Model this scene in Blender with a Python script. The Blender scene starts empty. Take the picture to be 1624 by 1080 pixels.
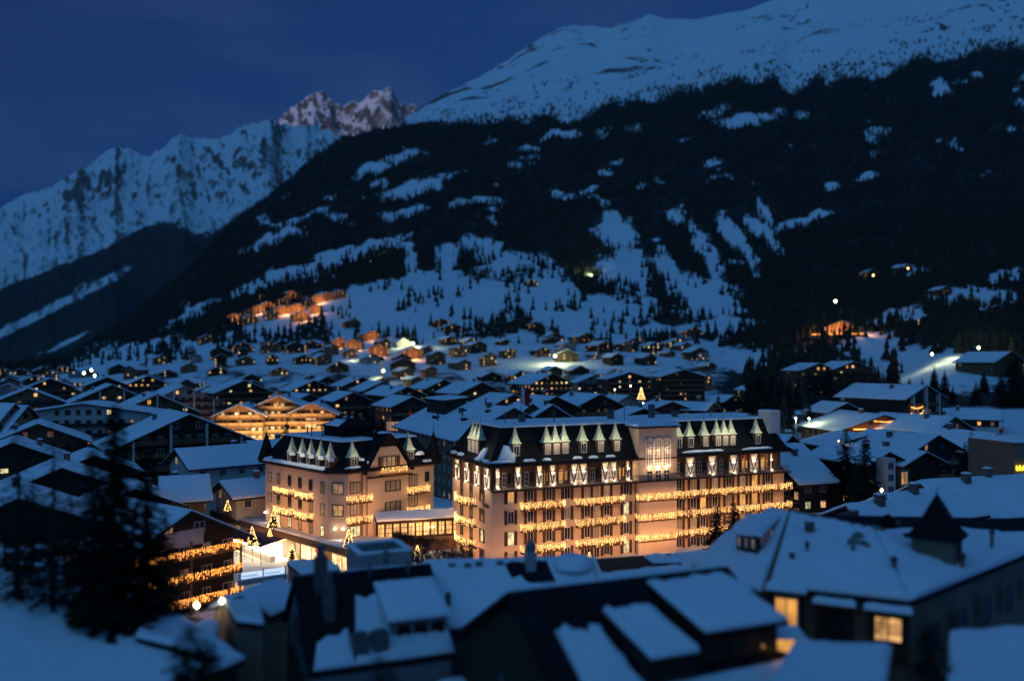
import bpy, math, random
import numpy as np
from mathutils import Vector, Matrix
rnd = random.Random(7)
SC = bpy.context.scene
COL = SC.collection
R = math.radians

# ------------------------------------------------------------------ camera, sky, sun, exposure
F, HOR, HC = 1350.0, 570.0, 29.3          # focal length and horizon row in photograph pixels, eye height in metres
cam = bpy.data.cameras.new('camera'); cam_o = bpy.data.objects.new('camera', cam); COL.objects.link(cam_o)
cam_o.location = (0, 0, HC); cam_o.rotation_euler = (R(90), 0, 0)
cam.sensor_width = 36; cam.lens = 36 * F / 1624; cam.shift_y = 30 / 1624
cam.clip_start = 0.5; cam.clip_end = 60000
cam.dof.use_dof = True; cam.dof.focus_distance = 146; cam.dof.aperture_fstop = 0.030 / 0.50
SC.camera = cam_o

world = bpy.data.worlds.new("World"); SC.world = world; world.use_nodes = True
wt = world.node_tree; wn = wt.nodes; wl = wt.links
bgn = wn['Background']
tc = wn.new('ShaderNodeTexCoord')
dot = wn.new('ShaderNodeVectorMath'); dot.operation = 'DOT_PRODUCT'
g = Vector((-0.35, -0.62, 0.70)).normalized(); dot.inputs[1].default_value = g   # the afterglow stands behind the camera
wl.new(tc.outputs['Generated'], dot.inputs[0])
ramp = wn.new('ShaderNodeValToRGB'); mr = wn.new('ShaderNodeMapRange')
mr.inputs[1].default_value = -1; mr.inputs[2].default_value = 1
wl.new(dot.outputs['Value'], mr.inputs[0]); wl.new(mr.outputs[0], ramp.inputs[0])
cr = ramp.color_ramp; cr.interpolation = 'EASE'
cr.elements[0].position = 0.0; cr.elements[0].color = (0.011, 0.056, 0.185, 1)
cr.elements[1].position = 1.0; cr.elements[1].color = (0.064, 0.250, 0.54, 1)
e = cr.elements.new(0.30); e.color = (0.0058, 0.036, 0.155, 1)
e = cr.elements.new(0.50); e.color = (0.0050, 0.027, 0.122, 1)
e = cr.elements.new(0.68); e.color = (0.013, 0.070, 0.21, 1)
nz = wn.new('ShaderNodeTexNoise'); nz.inputs['Scale'].default_value = 3.0; nz.inputs['Detail'].default_value = 5
mp = wn.new('ShaderNodeMapping'); mp.inputs['Scale'].default_value = (1, 1, 3.5)
wl.new(tc.outputs['Generated'], mp.inputs[0]); wl.new(mp.outputs[0], nz.inputs[0])
mr2 = wn.new('ShaderNodeMapRange'); mr2.inputs[1].default_value = 0.44; mr2.inputs[2].default_value = 0.74
mr2.inputs[3].default_value = 0.0; mr2.inputs[4].default_value = 0.60
wl.new(nz.outputs[0], mr2.inputs[0])
mx = wn.new('ShaderNodeMixRGB'); mx.inputs[2].default_value = (0.034, 0.082, 0.200, 1)
wl.new(mr2.outputs[0], mx.inputs[0]); wl.new(ramp.outputs[0], mx.inputs[1])
wl.new(mx.outputs[0], bgn.inputs[0]); bgn.inputs[1].default_value = 1.0

sun = bpy.data.lights.new('sun', 'SUN'); sun_o = bpy.data.objects.new('sun', sun); COL.objects.link(sun_o)
sun.energy = 1.15; sun.angle = R(0.5); sun.color = (1.0, 0.64, 0.58)
SUN_EL, SUN_AZ = 4.0, -20.0               # the last light, from low behind the camera's left, reaches only the far peaks
sun_o.rotation_euler = (R(90 - SUN_EL), 0, R(SUN_AZ))
SC.view_settings.view_transform = 'Standard'; SC.view_settings.look = 'None'
SC.view_settings.exposure = 0.0; SC.view_settings.gamma = 1.0; SC.view_settings.use_curve_mapping = False
SC.cycles.use_denoising = True
SC.cycles.max_bounces = 4; SC.cycles.diffuse_bounces = 2; SC.cycles.glossy_bounces = 2
SC.cycles.sample_clamp_indirect = 3.0

# ------------------------------------------------------------------ helpers
def P(px, py, Y): return Vector(((px - 812) / F * Y, Y, HC + (HOR - py) / F * Y))

def mat(name, col, rough=0.8, var=0.12, scale=3.0, bump=0.0, bscale=None, emit=None, es=0.0, stretch=None, metal=0.0, rand=0.0, spec=0.25):
    m = bpy.data.materials.new(name); m.use_nodes = True
    nt = m.node_tree; b = nt.nodes['Principled BSDF']; L = nt.links
    b.inputs['Roughness'].default_value = rough; b.inputs['Metallic'].default_value = metal
    b.inputs['Specular IOR Level'].default_value = spec
    t = nt.nodes.new('ShaderNodeTexCoord'); n = nt.nodes.new('ShaderNodeTexNoise')
    n.inputs['Scale'].default_value = scale; n.inputs['Detail'].default_value = 6
    src = t.outputs['Object']
    if stretch:
        q = nt.nodes.new('ShaderNodeMapping'); q.inputs['Scale'].default_value = stretch
        L.new(src, q.inputs[0]); src = q.outputs[0]
    L.new(src, n.inputs['Vector'])
    r = nt.nodes.new('ShaderNodeValToRGB')
    r.color_ramp.elements[0].position = .3; r.color_ramp.elements[1].position = .7
    r.color_ramp.elements[0].color = tuple(c * (1 - var) for c in col) + (1,)
    r.color_ramp.elements[1].color = tuple(min(1, c * (1 + var)) for c in col) + (1,)
    L.new(n.outputs[0], r.inputs[0])
    last = r.outputs[0]
    if rand:
        oi = nt.nodes.new('ShaderNodeObjectInfo'); hs = nt.nodes.new('ShaderNodeHueSaturation')
        a = nt.nodes.new('ShaderNodeMapRange'); a.inputs[3].default_value = 1 - rand; a.inputs[4].default_value = 1 + rand
        L.new(oi.outputs['Random'], a.inputs[0]); L.new(a.outputs[0], hs.inputs['Value']); L.new(last, hs.inputs['Color']); last = hs.outputs[0]
    L.new(last, b.inputs['Base Color'])
    if bump:
        n2 = nt.nodes.new('ShaderNodeTexNoise'); n2.inputs['Scale'].default_value = bscale or scale * 4; n2.inputs['Detail'].default_value = 5
        L.new(src, n2.inputs['Vector'])
        bp = nt.nodes.new('ShaderNodeBump'); bp.inputs['Strength'].default_value = bump; bp.inputs['Distance'].default_value = .1
        L.new(n2.outputs[0], bp.inputs['Height']); L.new(bp.outputs[0], b.inputs['Normal'])
    if emit:
        b.inputs['Emission Color'].default_value = tuple(emit) + (1,)
        b.inputs['Emission Strength'].default_value = es
        m.cycles.emission_sampling = 'NONE'
    return m

def lit(name, col, lo, hi, col2=None, sc=2.2):
    """a lit pane: brightness differs from window to window and across the curtain"""
    m = mat(name, (.25, .2, .15), .4, .1)
    nt = m.node_tree; b = nt.nodes['Principled BSDF']; L = nt.links
    oi = nt.nodes.new('ShaderNodeObjectInfo'); a = nt.nodes.new('ShaderNodeMapRange')
    a.inputs[3].default_value = lo; a.inputs[4].default_value = hi
    L.new(oi.outputs['Random'], a.inputs[0])
    t = nt.nodes.new('ShaderNodeTexCoord'); ad = nt.nodes.new('ShaderNodeVectorMath'); ad.operation = 'ADD'
    L.new(t.outputs['Object'], ad.inputs[0]); L.new(oi.outputs['Location'], ad.inputs[1])
    n = nt.nodes.new('ShaderNodeTexNoise'); n.inputs['Scale'].default_value = sc; n.inputs['Detail'].default_value = 2
    L.new(ad.outputs[0], n.inputs['Vector'])
    k = nt.nodes.new('ShaderNodeMapRange'); k.inputs[1].default_value = .35; k.inputs[2].default_value = .65
    k.inputs[3].default_value = .35; k.inputs[4].default_value = 1.3
    L.new(n.outputs[0], k.inputs[0])
    mm = nt.nodes.new('ShaderNodeMath'); mm.operation = 'MULTIPLY'
    L.new(a.outputs[0], mm.inputs[0]); L.new(k.outputs[0], mm.inputs[1]); L.new(mm.outputs[0], b.inputs['Emission Strength'])
    mxx = nt.nodes.new('ShaderNodeMixRGB'); mxx.inputs[1].default_value = tuple(col2 or col) + (1,); mxx.inputs[2].default_value = tuple(col) + (1,)
    L.new(n.outputs[0], mxx.inputs[0]); L.new(mxx.outputs[0], b.inputs['Emission Color'])
    m.cycles.emission_sampling = 'NONE'
    return m

M = dict(
    snow=mat('snow', (.80, .84, .90), .75, .035, .25, .5, 1.1),
    dirty=mat('trodden_snow', (.62, .62, .64), .8, .14, .5, .6, 1.6),
    dark=mat('dark_larch', (.040, .029, .022), .8, .35, 1.2, .3, 6, stretch=(1, 1, 6), rand=.35),
    wood=mat('brown_larch', (.17, .095, .05), .75, .3, 1.2, .3, 6, stretch=(1, 1, 6), rand=.25),
    gold=mat('pale_larch', (.40, .25, .12), .7, .22, 1.2, .3, 6, stretch=(1, 1, 5)),
    white=mat('white_plaster', (.60, .58, .55), .85, .08, .6, .2, 9),
    grey=mat('grey_plaster', (.27, .255, .26), .85, .14, .5, .3, 7),
    cream=mat('cream_plaster', (.62, .50, .36), .85, .07, .5, .2, 9),
    pink=mat('pink_plaster', (.62, .45, .32), .85, .06, .35, .2, 8),
    peach=mat('peach_plaster', (.64, .47, .32), .85, .07, .35, .2, 8),
    ochre=mat('ochre_plaster', (.20, .145, .105), .85, .12, .6, .2, 8),
    slate=mat('slate', (.010, .010, .012), .75, .4, 1.5, .5, 5, stretch=(1, 1, 3), spec=.1),
    sheet=mat('dark_roof_sheet', (.013, .014, .018), .8, .45, .8, .5, 4, spec=.1),
    copper=mat('pale_copper', (.50, .52, .38), .5, .25, 2.0, .2, 6),
    shut=mat('red_brown_shutter', (.085, .026, .015), .6, .15, 3, .2, 12),
    trim=mat('brown_timber', (.075, .036, .022), .7, .25, 2, .2, 9),
    plast=mat('white_infill', (.78, .74, .68), .85, .05, 1, .1, 8),
    frame=mat('white_frame', (.62, .58, .52), .6, .05, 2),
    dframe=mat('dark_frame', (.06, .04, .03), .6, .1, 2),
    glass=mat('dark_glass', (.020, .022, .028), .12, .2, 1, spec=.6),
    metal=mat('grey_metal', (.16, .16, .17), .5, .2, 3, metal=.5),
    pipe=mat('rusty_pipe', (.14, .09, .07), .7, .3, 3),
    conc=mat('concrete', (.33, .32, .31), .85, .15, .8, .3, 6),
    brick=mat('chimney_render', (.16, .12, .11), .85, .2, 2, .4, 8),
    rock=mat('rock', (.10, .095, .09), .85, .4, .6, .6, 2),
    bark=mat('bark', (.045, .032, .024), .9, .3, 3, .5, 9),
    needle=mat('needles', (.009, .014, .009), .85, .45, .5, rand=.3),
    frost=mat('frosted_twigs', (.10, .11, .12), .85, .4, .5, rand=.3),
    shrub=mat('bare_shrub', (.05, .03, .028), .85, .4, 2),
    canvas=mat('navy_canvas', (.020, .018, .045), .8, .2, 2),
    red=mat('red_cloth', (.45, .03, .03), .8, .2, 2),
    wcloth=mat('white_cloth', (.7, .68, .68), .8, .1, 2),
    bulb=mat('bulb', (.8, .6, .3), .5, 0, emit=(1, .58, .19), es=3.4),
    bulb2=mat('amber_bulb', (.8, .5, .2), .5, 0, emit=(1, .37, .06), es=3.2),
    lampw=mat('lamp_and_panel_glow', (.9, .9, .8), .5, 0, emit=(1, .86, .62), es=8.0),
    lampg=mat('street_lamp_lens', (.9, .9, .8), .5, 0, emit=(.95, .95, .55), es=22.0),
    lampo=mat('amber_lamp_lens', (.9, .7, .4), .5, 0, emit=(1, .48, .14), es=22.0),
    signr=mat('red_sign_light', (.6, .05, .05), .5, 0, emit=(1, .035, .012), es=2.2),
    signy=mat('yellow_sign_light', (.7, .6, .1), .5, 0, emit=(1, .72, .04), es=1.8),
    board=mat('backlit_board', (.7, .75, .8), .5, 0, emit=(.62, .78, 1), es=.95),
    wa=lit('warm_pane', (1, .60, .24), .35, 1.7, (1, .42, .10)),
    wb=lit('pale_pane', (1, .80, .42), .5, 1.8, (.85, .85, .40)),
    wo=lit('amber_pane', (1, .40, .06), .5, 1.1, (1, .50, .12), 1.0),
    wd=lit('dim_pane', (1, .52, .24), .03, .25, (1, .60, .35)),
    ws=lit('shop_pane', (1, .72, .36), 1.2, 3.0, (1, .48, .12), 1.2),
    wc=lit('corridor_pane', (1, .60, .20), .8, 1.2, (1, .45, .10), 2.0),
)
PANES = {'a': 'wa', 'b': 'wb', 'o': 'wo', 'd': 'wd', 's': 'ws', 'c': 'wc', '.': 'glass'}

class MB:
    def __init__(s): s.v = []; s.f = []; s.m = []
    def face(s, pts, mi=0):
        i = len(s.v); s.v += [tuple(p) for p in pts]; s.f.append(tuple(range(i, i + len(pts)))); s.m.append(mi); return s
    def box(s, x0, x1, y0, y1, z0, z1, mi=0):
        i = len(s.v)
        s.v += [(x0, y0, z0), (x1, y0, z0), (x1, y1, z0), (x0, y1, z0), (x0, y0, z1), (x1, y0, z1), (x1, y1, z1), (x0, y1, z1)]
        for q in ((0, 3, 2, 1), (4, 5, 6, 7), (0, 1, 5, 4), (1, 2, 6, 5), (2, 3, 7, 6), (3, 0, 4, 7)):
            s.f.append(tuple(i + k for k in q)); s.m.append(mi)
        return s
    def loft(s, loops, mi=0, cap0=True, cap1=True):
        n = len(loops[0]); i = len(s.v)
        for l in loops: s.v += [tuple(p) for p in l]
        for k in range(len(loops) - 1):
            for j in range(n):
                a = i + k * n + j; b = i + k * n + (j + 1) % n
                s.f.append((a, b, b + n, a + n)); s.m.append(mi)
        if cap0: s.f.append(tuple(i + j for j in range(n))[::-1]); s.m.append(mi)
        if cap1: s.f.append(tuple(i + (len(loops) - 1) * n + j for j in range(n))); s.m.append(mi)
        return s
    def tube(s, a, b, r0, r1, n=8, mi=0):
        a, b = Vector(a), Vector(b); d = (b - a).normalized()
        u = d.cross(Vector((0, 0, 1)) if abs(d.z) < .9 else Vector((1, 0, 0))).normalized(); w = d.cross(u)
        def ring(c, r): return [c + (u * math.cos(t) + w * math.sin(t)) * r for t in [2 * math.pi * k / n for k in range(n)]]
        return s.loft([ring(a, r0), ring(b, r1)], mi)
    def cone(s, c, r, h, n=8, mi=0, rot=0.0):
        c = Vector(c); i = len(s.v)
        s.v += [tuple(c + Vector((math.cos(2 * math.pi * k / n + rot) * r, math.sin(2 * math.pi * k / n + rot) * r, 0))) for k in range(n)] + [tuple(c + Vector((0, 0, h)))]
        for k in range(n): s.f.append((i + k, i + (k + 1) % n, i + n)); s.m.append(mi)
        s.f.append(tuple(i + k for k in range(n))[::-1]); s.m.append(mi)
        return s
    def oct(s, c, r, mi=0):
        i = len(s.v); x, y, z = c
        s.v += [(x + r, y, z), (x - r, y, z), (x, y + r, z), (x, y - r, z), (x, y, z + r * 1.3), (x, y, z - r * 1.3)]
        for q in ((0, 2, 4), (2, 1, 4), (1, 3, 4), (3, 0, 4), (2, 0, 5), (1, 2, 5), (3, 1, 5), (0, 3, 5)):
            s.f.append(tuple(i + k for k in q)); s.m.append(mi)
        return s
    def slab(s, A, B, C, D, th=.3, nu=3, nv=3, mi=0, rag=0.0, seed=0, lump=.25):
        """snow lying on the quad A B C D (A,B along the top edge): soft rim, uneven top, ragged upper edge"""
        rr = random.Random(seed * 7 + 3); A, B, C, D = map(Vector, (A, B, C, D))
        nrm = (B - A).cross(D - A).normalized()
        if nrm.z < 0: nrm = -nrm
        i = len(s.v); W = nu + 3; top = []
        us = [0, .25 / nu] + [k / nu for k in range(1, nu)] + [1 - .25 / nu, 1]
        vs = [0, .25 / nv] + [k / nv for k in range(1, nv)] + [1 - .25 / nv, 1]
        ph = rr.random() * 9
        for jv, v in enumerate(vs):
            for ju, u in enumerate(us):
                vv = v
                if rag: vv = min(1, v + (1 - v) * rag * (.5 + .28 * math.sin(u * 9 + ph) + .16 * math.sin(u * 23 + ph * 2) + .06 * math.sin(u * 61)))
                p = (A * (1 - u) + B * u) * (1 - vv) + (D * (1 - u) + C * u) * vv
                edge = ju in (0, len(us) - 1) or jv in (0, len(vs) - 1)
                hgt = th * (.45 if edge else 1 + lump * (rr.random() - .5) * 2)
                s.v.append(tuple(p + nrm * hgt)); top.append(p)
        nU, nV = len(us), len(vs)
        for jv in range(nV - 1):
            for ju in range(nU - 1):
                a = i + jv * nU + ju
                s.f.append((a, a + 1, a + nU + 1, a + nU)); s.m.append(mi)
        rim = [(ju, 0) for ju in range(nU)] + [(nU - 1, jv) for jv in range(1, nV)] + [(ju, nV - 1) for ju in range(nU - 2, -1, -1)] + [(0, jv) for jv in range(nV - 2, 0, -1)]
        k0 = len(s.v)
        for ju, jv in rim: s.v.append(tuple(top[jv * nU + ju]))
        for k in range(len(rim)):
            ju, jv = rim[k]; ju2, jv2 = rim[(k + 1) % len(rim)]
            s.f.append((i + jv * nU + ju, k0 + k, k0 + (k + 1) % len(rim), i + jv2 * nU + ju2)); s.m.append(mi)
        return s
    def mesh(s, name, mats):
        me = bpy.data.meshes.new(name); me.from_pydata(s.v, [], s.f)
        for m in mats: me.materials.append(m if not isinstance(m, str) else M[m])
        if len(mats) > 1: me.polygons.foreach_set('material_index', s.m)
        me.update(); return me
    def build(s, name, mats, parent=None, smooth=False, **kw):
        me = s.mesh(name, mats if isinstance(mats, (list, tuple)) else [mats])
        if smooth: me.polygons.foreach_set('use_smooth', [True] * len(me.polygons))
        return obj(name, me, parent, **kw)

def obj(name, data, parent=None, loc=None, rz=None, scale=None, **kw):
    o = bpy.data.objects.new(name, data); COL.objects.link(o)
    if parent: o.parent = parent
    if loc is not None: o.location = loc
    if rz is not None: o.rotation_euler = (0, 0, rz)
    if scale is not None: o.scale = scale
    for k, v in kw.items(): o[k] = v
    return o
def thing(name, label, cat, loc, rz=0.0, group=None):
    o = obj(name, None, loc=loc, rz=rz, label=label, category=cat)
    if group: o['group'] = group
    return o
def light(kind, loc, power, col, size=.1, rot=None, sy=None, parent=None, spread=None, cone=None, name='lamp_light'):
    l = bpy.data.lights.new(name, kind); l.energy = power; l.color = col
    if kind == 'AREA':
        l.shape = 'RECTANGLE'; l.size = size; l.size_y = sy or size
        if spread: l.spread = spread
    else: l.shadow_soft_size = size
    if kind == 'SPOT': l.spot_size = cone or R(90); l.spot_blend = .6
    o = bpy.data.objects.new(name, l); COL.objects.link(o)
    if parent: o.parent = parent
    o.location = loc
    if rot: o.rotation_euler = rot
    return o

# ---- windows: shared meshes, one frame and one pane; the pane sits behind the frame
_wc = {}
def win_mesh(kind):
    if kind in _wc: return _wc[kind]
    b = MB(); t = .07
    if kind.startswith('frame'):
        n = 3 if 'wide' in kind else 2
        b.box(-.5, -.5 + t, -.07, 0, -.5, .5).box(.5 - t, .5, -.07, 0, -.5, .5)
        b.box(-.5 + t, .5 - t, -.07, 0, -.5, -.5 + t).box(-.5 + t, .5 - t, -.07, 0, .5 - t, .5)
        for k in range(1, n): x = -.5 + k / n; b.box(x - .025, x + .025, -.06, -.01, -.5 + t, .5 - t)
        if 'grid' in kind:
            for z in (-.17, .17): b.box(-.5 + t, .5 - t, -.055, -.012, z - .015, z + .015)
        me = b.mesh('window', ['dframe' if 'dark' in kind else 'frame'])
    elif kind == 'shutter':
        b.box(-.5, .5, -.06, -.01, -.5, .5)
        for k in range(6): z = -.42 + k * .168; b.box(-.4, .4, -.075, -.06, z - .05, z + .04)
        me = b.mesh('shutter', ['shut'])
    elif kind.startswith('far'):
        b.box(-.5, .5, -.05, -.0, -.5, .5, 0).box(-.4, .4, -.07, -.05, -.42, .42, 1)
        b2 = kind[3]; me = b.mesh('window', ['dframe', PANES[b2]])
    else:
        b.face([(-.45, -.025, -.45), (.45, -.025, -.45), (.45, -.025, .45), (-.45, -.025, .45)]); me = b.mesh('pane', [PANES[kind]])
    _wc[kind] = me; return me
def window(parent, x, y, z, w, h, pane='.', rz=0.0, near=True, frame='frame', shutters=False):
    if not near: return obj('window', win_mesh('far' + pane), parent, (x, y, z), rz, (w, 1, h))
    o = obj('window', win_mesh(frame), parent, (x, y, z), rz, (w, 1, h))
    obj('pane', win_mesh(pane), o)
    if shutters:
        c, s_ = math.cos(rz), math.sin(rz)
        for k in (-1, 1):
            dx = k * (w / 2 + .27); obj('shutter', win_mesh('shutter'), parent, (x + dx * c, y + dx * s_, z), rz, (.50, 1, h * 1.04))
    return o

def bulbs(parent, pts, name='light_curtain', m='bulb', r=.05):
    b = MB()
    for p in pts: b.oct(p, r * rnd.uniform(.75, 1.3))
    return b.build(name, m, parent, kind='stuff')
def curtain(a, b_, h, per_m=26, jit=.12):
    """icicle strings: strands of bulbs hung from the rail from a to b_"""
    a, b_ = Vector(a), Vector(b_); L = (b_ - a).length; out = []
    x = 0
    while x < L:
        ln = h * rnd.uniform(.45, 1.0); n = max(2, int(ln / .15)); p = a.lerp(b_, x / L)
        if rnd.random() > .03:
            for k in range(n):
                if rnd.random() < .86: out.append((p.x + rnd.uniform(-.03, .03), p.y + rnd.uniform(-.04, .04), p.z - k * .15 - rnd.uniform(0, .06)))
        x += rnd.uniform(.12, .27)
    return out

# ------------------------------------------------------------------ land: noise, heights
_rs = np.random.RandomState(11); _pm = _rs.permutation(1024); _pm = np.concatenate([_pm, _pm]); _ga = _rs.rand(1024) * 2 * np.pi
def pn(x, y, sd=0):
    x = np.asarray(x, float) + sd * 37.3; y = np.asarray(y, float) + sd * 91.7
    xi = np.floor(x).astype(int); yi = np.floor(y).astype(int); fx = x - xi; fy = y - yi
    def gd(ix, iy, dx, dy):
        a = _ga[_pm[(_pm[ix & 1023] + iy) & 1023]]; return np.cos(a) * dx + np.sin(a) * dy
    u = fx * fx * fx * (fx * (fx * 6 - 15) + 10); v = fy * fy * fy * (fy * (fy * 6 - 15) + 10)
    n0 = gd(xi, yi, fx, fy) * (1 - u) + gd(xi + 1, yi, fx - 1, fy) * u
    n1 = gd(xi, yi + 1, fx, fy - 1) * (1 - u) + gd(xi + 1, yi + 1, fx - 1, fy - 1) * u
    return (n0 * (1 - v) + n1 * v) * 1.4
def fbm(x, y, o=5, sd=0, ridged=False, gain=.5):
    a = 1.0; s = 0; t = 0
    for k in range(o):
        n = pn(x * 2 ** k, y * 2 ** k, sd + k)
        if ridged: n = 1 - 2 * np.abs(n)
        s = s + a * n; t += a; a *= gain
    return s / t
def sm(x, a, b):
    t = np.clip((np.asarray(x, float) - a) / (b - a), 0, 1); return t * t * (3 - 2 * t)

KX = [-500, 0, 110, 150, 200, 250, 285, 367, 440, 500, 545, 600, 655, 700, 750, 850, 930, 1000, 1100, 1150, 1230, 1255, 1290, 1350, 1450, 1530, 1624, 2150]
Y3 = [640, 590, 566, 541, 508, 468, 441, 356, 302, 250, 220, 207, 203, 200, 200, 196, 188, 168, 152, 138, 133, 166, 138, 126, 108, 97, 78, 40]   # tree line / dark ridge, at 3000 m
KX4 = [-500, 560, 640, 655, 680, 700, 740, 800, 850, 890, 905, 940, 955, 1000, 1030, 1060, 1100, 1180, 1230, 1400, 1624, 2150]
Y4 = [640, 330, 200, 190, 168, 154, 132, 102, 68, 46, 43, 43, 46, 33, 22, 33, 33, 18, 0, -55, -110, -200]       # snow ridge, at 5200 m
KX2 = [-500, 0, 100, 150, 250, 350, 450, 550, 650, 750, 850, 950, 1050, 1150, 1250, 1350, 1450, 1624, 2150]
Y1 = [594, 592, 590, 588, 575, 562, 552, 548, 545, 545, 542, 540, 545, 545, 528, 505, 495, 480, 440]        # 1000 m
Y2 = [592, 590, 584, 570, 525, 450, 425, 405, 400, 405, 400, 398, 395, 390, 375, 350, 335, 315, 270]        # 1800 m
YS = [540, 552, 560, 566, 574, 580, 584, 586, 588, 588, 588, 588, 588, 586, 578, 562, 552, 535, 500]        # 700 m ... unused left
def ground(X, Y, detail=True):
    X = np.asarray(X, float); Y = np.asarray(Y, float); Yc = np.maximum(Y, 20); px = 812 + F * X / Yc
    z1 = HC + (HOR - np.interp(px, KX2, Y1)) / F * 1000
    z2 = HC + (HOR - np.interp(px, KX2, Y2)) / F * 1800
    z3 = HC + (HOR - np.interp(px, KX, Y3)) / F * 3000
    z4 = HC + (HOR - np.interp(px, KX4, Y4)) / F * 5200
    z4 = np.where(px < 640, np.minimum(z4, z3 - 80), z4)
    zn = -2 + 1.5 * sm(X, -30, -20) * (1 - sm(X, 60, 75)) * sm(Yc, 108, 118) * (1 - sm(Yc, 175, 200))
    zn = zn + 6 * sm(Yc, 330, 650) + 12 * sm(px, 1180, 1260) * sm(Yc, 215, 300) + 18 * sm(px, 1380, 1520) * sm(Yc, 300, 520) + 6.5 * sm(-X, 5, 18) * (1 - sm(Yc, 53, 62))
    zn = zn + (1 - sm(Yc, 8, 50)) * 12
    t01 = sm(Yc, 560, 1000)
    z = zn * (1 - t01) + z1 * t01
    z = np.where(Yc > 1000, z1 + (z2 - z1) * np.clip((Yc - 1000) / 800, 0, 1), z)
    z = np.where(Yc > 1800, z2 + (z3 - z2) * np.clip((Yc - 1800) / 1200, 0, 1), z)
    t34 = np.clip((Yc - 3000) / 2200, 0, 1)
    z = np.where(Yc > 3000, z3 + (z4 - z3) * t34, z)
    z = np.where(Yc > 5200, z4 - (Yc - 5200) * .5, z)
    if detail:
        a = sm(Yc, 700, 1500) * 22 * (1 - .75 * np.exp(-((Yc - 3000) / 350) ** 2)) + sm(Yc, 3100, 3900) * 46 * (1 - sm(Yc, 4600, 5200) * .6)
        z = z + a * fbm(X / 420, Yc / 420, 5, 2) + sm(Yc, 3300, 4200) * 16 * (fbm(X / 260, Yc / 260, 6, 5, True) - .35) * sm(-px, -1250, -700)
        z = z + sm(Yc, 250, 500) * 1.2 * fbm(X / 60, Yc / 60, 3, 9)
    return z
def gz(x, y): return float(ground(x, y))
def hit(px, py, Y0=400, Y1_=5200):
    """where the sight line through a point of the photograph meets the land"""
    Yv = np.linspace(Y0, Y1_, 1400); X = (px - 812) / F * Yv; zr = HC + (HOR - py) / F * Yv
    d = ground(X, Yv) - zr; k = np.argmax(d > 0)
    return (float(X[k]), float(Yv[k]), float(ground(X[k], Yv[k])))

# open snow on the wooded slope: meadows, clearings, avalanche runs (centre, half sizes, tilt in photo pixels -> baked as land cover)
MEAD = [(592, 268, 42, 10, 25), (655, 300, 55, 13, 18), (690, 288, 22, 12, 10), (735, 322, 28, 7, 12), (520, 418, 95, 11, 17), (440, 440, 80, 12, 20),
        (570, 395, 95, 9, 14), (630, 250, 30, 10, 25), (705, 410, 26, 26, 60), (760, 392, 38, 20, 0), (650, 425, 12, 40, 0), (650, 500, 170, 45, 0), (760, 480, 80, 45, 0), (480, 500, 70, 26, 10),
        (862, 468, 56, 52, 0), (905, 505, 60, 16, 0), (965, 492, 90, 26, 0), (1125, 478, 60, 26, 10), (690, 452, 88, 20, 0), (560, 472, 100, 18, 8), (810, 420, 60, 20, 10), (430, 380, 60, 8, 24), (480, 345, 50, 7, 24), (300, 500, 60, 6, 28), (250, 545, 50, 8, 24), (640, 340, 40, 6, 14), (980, 372, 30, 38, 30), (990, 430, 50, 40, 0), (1075, 345, 14, 14, 0), (1060, 430, 18, 48, 25), (1120, 400, 14, 60, 28), (1170, 385, 13, 62, 32),
        (1215, 375, 12, 48, 40), (1260, 355, 40, 8, 15), (1300, 340, 30, 6, 18), (1180, 190, 52, 12, 4), (890, 215, 34, 8, 8), (840, 235, 18, 6, 10), (1490, 140, 12, 12, 0), (1550, 120, 12, 6, 0), (1375, 283, 20, 8, 10), (1318, 297, 16, 9, 0),
        (1545, 474, 85, 20, 0), (1430, 500, 60, 12, 12), (1600, 435, 40, 9, 10), (1440, 430, 40, 8, 5), (1490, 585, 130, 42, 0), (1390, 550, 60, 26, 0), (318, 570, 26, 22, 0), (420, 520, 50, 24, 0), (1130, 520, 80, 14, 5), (960, 530, 120, 20, 0),
        (1180, 570, 60, 20, 0), (60, 520, 70, 8, -30), (190, 560, 60, 20, 0), (190, 590, 160, 30, 0), (145, 575, 8, 22, 0), (700, 565, 560, 34, 0), (1210, 340, 8, 30, 20), (1100, 470, 30, 40, 10), (930, 300, 20, 5, 10)]
def cover(px, py, X, Y):
    """1 = open snow, 0 = wood"""
    s = np.zeros_like(px)
    wx = px + 16 * fbm(px / 38, py / 38, 5, 21); wy = py + 13 * fbm(px / 38, py / 38, 5, 27)
    for cx, cy, rx, ry, t in MEAD:
        a = R(t); dx = wx - cx; dy = wy - cy
        u = (dx * math.cos(a) - dy * math.sin(a)) / rx; v = (dx * math.sin(a) + dy * math.cos(a)) / ry
        s = np.maximum(s, 1.35 - np.sqrt(u * u + v * v))
    s = s + .25 * fbm(px / 16, py / 10, 3, 33) + .62 * sm(fbm(px / 60, py / 26, 4, 35), .06, .45) * sm(Y, 700, 1000) * (1 - sm(Y, 2700, 3000)) * (1 - .8 * sm(py - px * .16, 0, 60) * sm(px, 1150, 1300))
    c = sm(s, -.05, .95)
    line = 3000 + 260 * fbm(px / 60, py / 60, 3, 41)
    hi = sm(Y, line - 60, line + 160) * np.where(px > 640, 1, 0)
    c = np.maximum(c, hi)
    yard = (.52 + .5 * fbm(X / 30, Y / 30, 3, 43)) * (1 - sm(px, 1120, 1190))
    c = np.maximum(c, (1 - sm(Y, 900, 1150)) * np.where(Y > 210, yard, 1.0)); c = np.maximum(c, 1 - sm(Y, 300, 350)) * 1.0
    return c

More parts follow.
